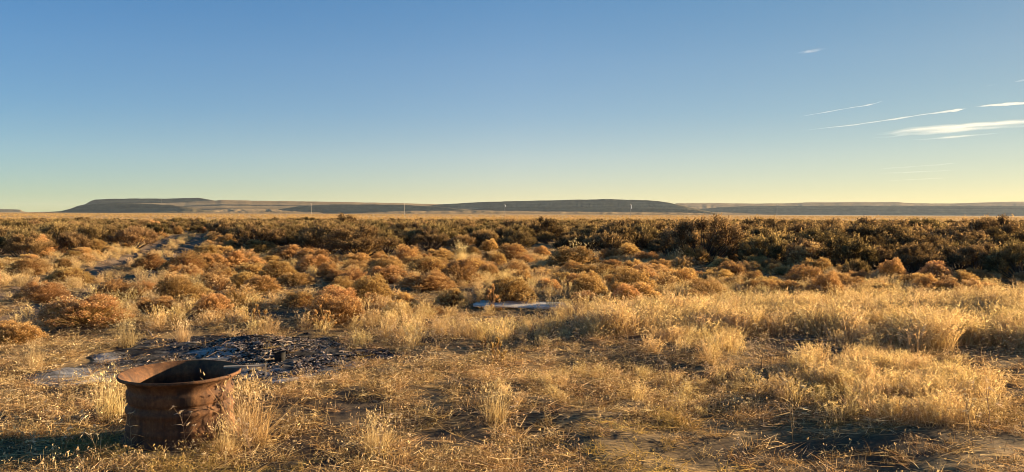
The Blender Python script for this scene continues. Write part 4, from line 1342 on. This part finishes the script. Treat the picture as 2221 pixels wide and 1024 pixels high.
WEED_AT = [((285, 985), 0.27, 'dead weed with a drooping pale head before the rim, left of its middle'),
           ((372, 965), 0.33, 'dead weed leaning right in front of the rusty rim'),
           ((405, 985), 0.30, 'dead weed with a bright curled head before the middle of the rim'),
           ((212, 1000), 0.3, 'short dead weed standing in the rim\'s shadow at lower left'),
           ((60, 1005), 0.3, 'dead weed in the dark shadow at the lower left corner'),
           ((820, 1005), 0.3, 'dead weed standing over the round tuft at the bottom edge'),
           ((880, 985), 0.26, 'small dead weed right of the round tuft at the bottom edge'),
           ((1120, 955), 0.28, 'dead weed just right of the orange straw tuft'),
           ((1720, 960), 0.45, 'tall leaning weed stalk in the dark ground at lower right'),
           ((2150, 960), 0.42, 'dead weed with a cluster of white curled leaves near the right edge'),
           ((2110, 975), 0.36, 'dead weed left of the white cluster near the right edge'),
           ((1650, 800), 0.4, 'pale many headed weed in the dark hollow right of the middle'),
           ((1700, 805), 0.42, 'dead weed at the right side of the dark hollow'),
           ((130, 850), 0.3, 'thin dead weed left of the rim on the grey ash soil'),
           ((545, 1000), 0.28, 'dead weed at the bottom edge below the big straw bunch')]
for i, (p, h, lab) in enumerate(WEED_AT):
    x, y = place(*p)
    o = link('weed_stalk', WEEDS[i % 8]); o.location = (x, y, float(gh(x, y)) - 0.005)
    s = h / 0.34; o.scale = (s * 1.1, s * 1.1, s); o.rotation_euler = (random.gauss(0, 0.1), random.gauss(0, 0.1), random.uniform(0, 6.28))
    tag(o, lab, 'weed stalk', 'single dead weeds')

g = np.random.default_rng(909)
b = MB()
for k in range(8):
    r0 = g.normal(0, 0.02, 2); h = g.uniform(0.2, 0.38); lx_, ly_ = g.normal(-0.07, 0.05), g.normal(0.0, 0.03)
    t = np.linspace(0, 1, 6)
    b.tube(np.stack([r0[0] + lx_ * t ** 1.2, r0[1] + ly_ * t, h * t], 1), np.linspace(0.0042, 0.0022, 6), 5, tone=g.uniform(0, 0.35))
    for q in range(5):
        u = g.uniform(0.3, 1.0); c = np.array([[r0[0] + lx_ * u ** 1.2, r0[1] + ly_ * u, h * u]])
        b.tris(np.repeat(c, 4, 0) + g.normal(0, 0.006, (4, 3)), 0.016, tone=g.uniform(0.1, 0.5), g=g)
x, y = place(458, 952)
o = link('stem_cluster', b.mesh('stem_cluster', M_WEED)); o.location = (x, y, float(gh(x, y)) - 0.005)
tag(o, 'cluster of stiff brown stems fanning up in front of the rusty rim', 'dead stems')

# ------------------------------------------------------------------ clouds and contrails
def cloud_mat(name, dens):
    m, nt, out = new_mat(name)
    v = nt.nodes.new('ShaderNodeVolumeScatter')
    v.inputs['Color'].default_value = (0.99, 0.99, 0.99, 1); v.inputs['Density'].default_value = dens; v.inputs['Anisotropy'].default_value = 0.35
    nt.links.new(v.outputs[0], out.inputs['Volume'])
    return m


CD = 32000.0
M_CLOUD_THIN = cloud_mat('thin_cloud', 0.00014)
M_CLOUD = cloud_mat('cloud', 0.00014)
M_WIDE = cloud_mat('wide_veil', 0.00007)
M_TRAIL = cloud_mat('contrail_ice', 0.0007)


def streak(name, pts, mat, label, cat, seed, strands=1):
    """pts: photo x, y, half thickness in photo pixels along the streak"""
    g = np.random.default_rng(seed)
    P = np.array(pts, float); i = np.arange(len(P)); n = 60
    Vs = []; Ts = []; off = 0
    for sidx in range(strands):
        t0, t1 = (0, len(P) - 1) if strands == 1 else (g.uniform(0, 0.45) * (len(P) - 1), g.uniform(0.55, 1.0) * (len(P) - 1))
        t = np.linspace(t0, t1, n)
        px = np.interp(t, i, P[:, 0]); py = np.interp(t, i, P[:, 1]); hw = np.interp(t, i, P[:, 2])
        o = 0 if strands == 1 else g.uniform(-1, 1)
        py = py + hw * o * 0.85 + (fbm(t * 2.1 + 7 * sidx, t * 0, 3, seed) - 0.5) * hw * (1.0 if strands == 1 else 0.7)
        hw = hw * (0.55 + 0.9 * fbm(t * 3.0, t * 0 + 4 + sidx, 3, seed + 1)) * (1 if strands == 1 else 0.5)
        u = np.linspace(0, 1, n)
        hw = hw * np.clip(np.minimum(u, 1 - u) * (8 if strands == 1 else 3), 0.01, 1)
        x, y, z = at_dist(px, py, np.full(n, CD + 900.0 * sidx))
        rz = (1.25 if strands > 1 else 0.95) * hw * CD / F; ry = rz * 5.0
        a = np.linspace(0, 2 * np.pi, 20, endpoint=False)
        V = np.stack([np.broadcast_to(x[:, None], (n, 20)), y[:, None] + ry[:, None] * np.sign(np.cos(a)) * np.abs(np.cos(a)) ** 3.5, z[:, None] + rz[:, None] * np.sin(a)], -1)
        T = grid_tris(n, 20, True)[:, ::-1]
        caps = [(0, k, k + 1) for k in range(1, 19)] + [((n - 1) * 20, (n - 1) * 20 + k + 1, (n - 1) * 20 + k) for k in range(1, 19)]
        Vs.append(V.reshape(-1, 3)); Ts.append(np.concatenate([T, caps]) + off); off += n * 20
    me = mesh_np(name, np.concatenate(Vs), np.concatenate(Ts), [mat], smooth=True)
    return tag(link(name, me), label, cat)


streak('contrail', [(1712, 286.5, 0.9), (1850, 271, 1.6), (1940, 259, 1.8), (2000, 249, 1.4), (2040, 243, 2.2), (2075, 239.5, 3.4), (2100, 235, 0.6)], M_TRAIL, 'long thin white contrail with a sharp left tip rising to the right', 'contrail', 1)
streak('contrail', [(2108, 232.5, 0.5), (2150, 228.5, 2.8), (2200, 225, 3.6), (2260, 220, 3.8), (2330, 212, 2)], M_TRAIL, 'thick white contrail segment cut by the right edge', 'contrail', 2)
streak('contrail', [(1728, 254, 0.5), (1790, 243.5, 1.4), (1850, 233, 1.0), (1885, 228, 1.8), (1922, 217, 0.4)], M_TRAIL, 'faint short contrail above the long one', 'contrail', 3)
streak('cloud', [(1708, 119, 0.8), (1740, 113, 3.2), (1770, 108, 3.0), (1812, 104, 0.6)], M_CLOUD, 'small wispy cloud alone, highest in the right half of the sky', 'cloud', 4, 5)
streak('cloud', [(1852, 302, 1.0), (1900, 296, 7), (1980, 286, 8), (2080, 278, 8), (2180, 270, 7), (2300, 264, 6), (2420, 256, 2)], M_WIDE, 'widest cream streak of cloud reaching the right edge', 'cloud', 5, 16)
streak('cloud', [(1945, 305, 0.6), (2000, 301, 2.6), (2080, 296, 3.6), (2150, 290, 2.6), (2200, 285, 0.5)], M_CLOUD_THIN, 'thin ragged cloud just under the widest cream streak', 'cloud', 6, 4)
streak('cloud', [(1896, 368, 0.5), (1940, 364, 1.4), (1985, 361, 1.3), (2040, 357, 1.8), (2090, 352, 0.5)], M_CLOUD, 'narrow kinked cloud streak low in the right sky', 'cloud', 7)
streak('cloud', [(1895, 377, 0.4), (1960, 374, 1.6), (2050, 370, 1.4), (2090, 368, 0.4)], M_CLOUD_THIN, 'dim streak of cloud directly under the kinked one', 'cloud', 8)
streak('cloud', [(1905, 393, 0.4), (1970, 390, 1.2), (2030, 387, 1.3), (2070, 385, 0.4)], M_CLOUD, 'lowest short cloud streak, nearest the right ridge', 'cloud', 9)
streak('cloud', [(2195, 178, 0.5), (2225, 174, 3.0), (2280, 168, 3), (2340, 160, 1)], M_CLOUD, 'white wisp at the right edge above the contrails', 'cloud', 10)
streak('cloud', [(2206, 195.5, 0.4), (2240, 193, 1.6), (2290, 190, 0.5)], M_CLOUD, 'tiny wisp at the right edge under the higher wisp', 'cloud', 11)
streak('cloud', [(2130, 187, 0.4), (2150, 184.5, 1.2), (2166, 183, 0.4)], M_CLOUD_THIN, 'barely visible dash of cloud left of the right edge wisps', 'cloud', 12)

# ------------------------------------------------------------------ air
m, nt, out = new_mat('air_haze')
v = nt.nodes.new('ShaderNodeVolumePrincipled')
v.inputs['Color'].default_value = (0.65, 0.75, 0.9, 1); v.inputs['Density'].default_value = 0.00002; v.inputs['Anisotropy'].default_value = 0.2
nt.links.new(v.outputs[0], out.inputs['Volume'])
b = MB(); b.box((500, 2500, 63), (15000, 22000, 130))
tag(link('haze', b.mesh('haze', m)), 'thin bluish haze over the far plain and hills', 'haze', kind='stuff')
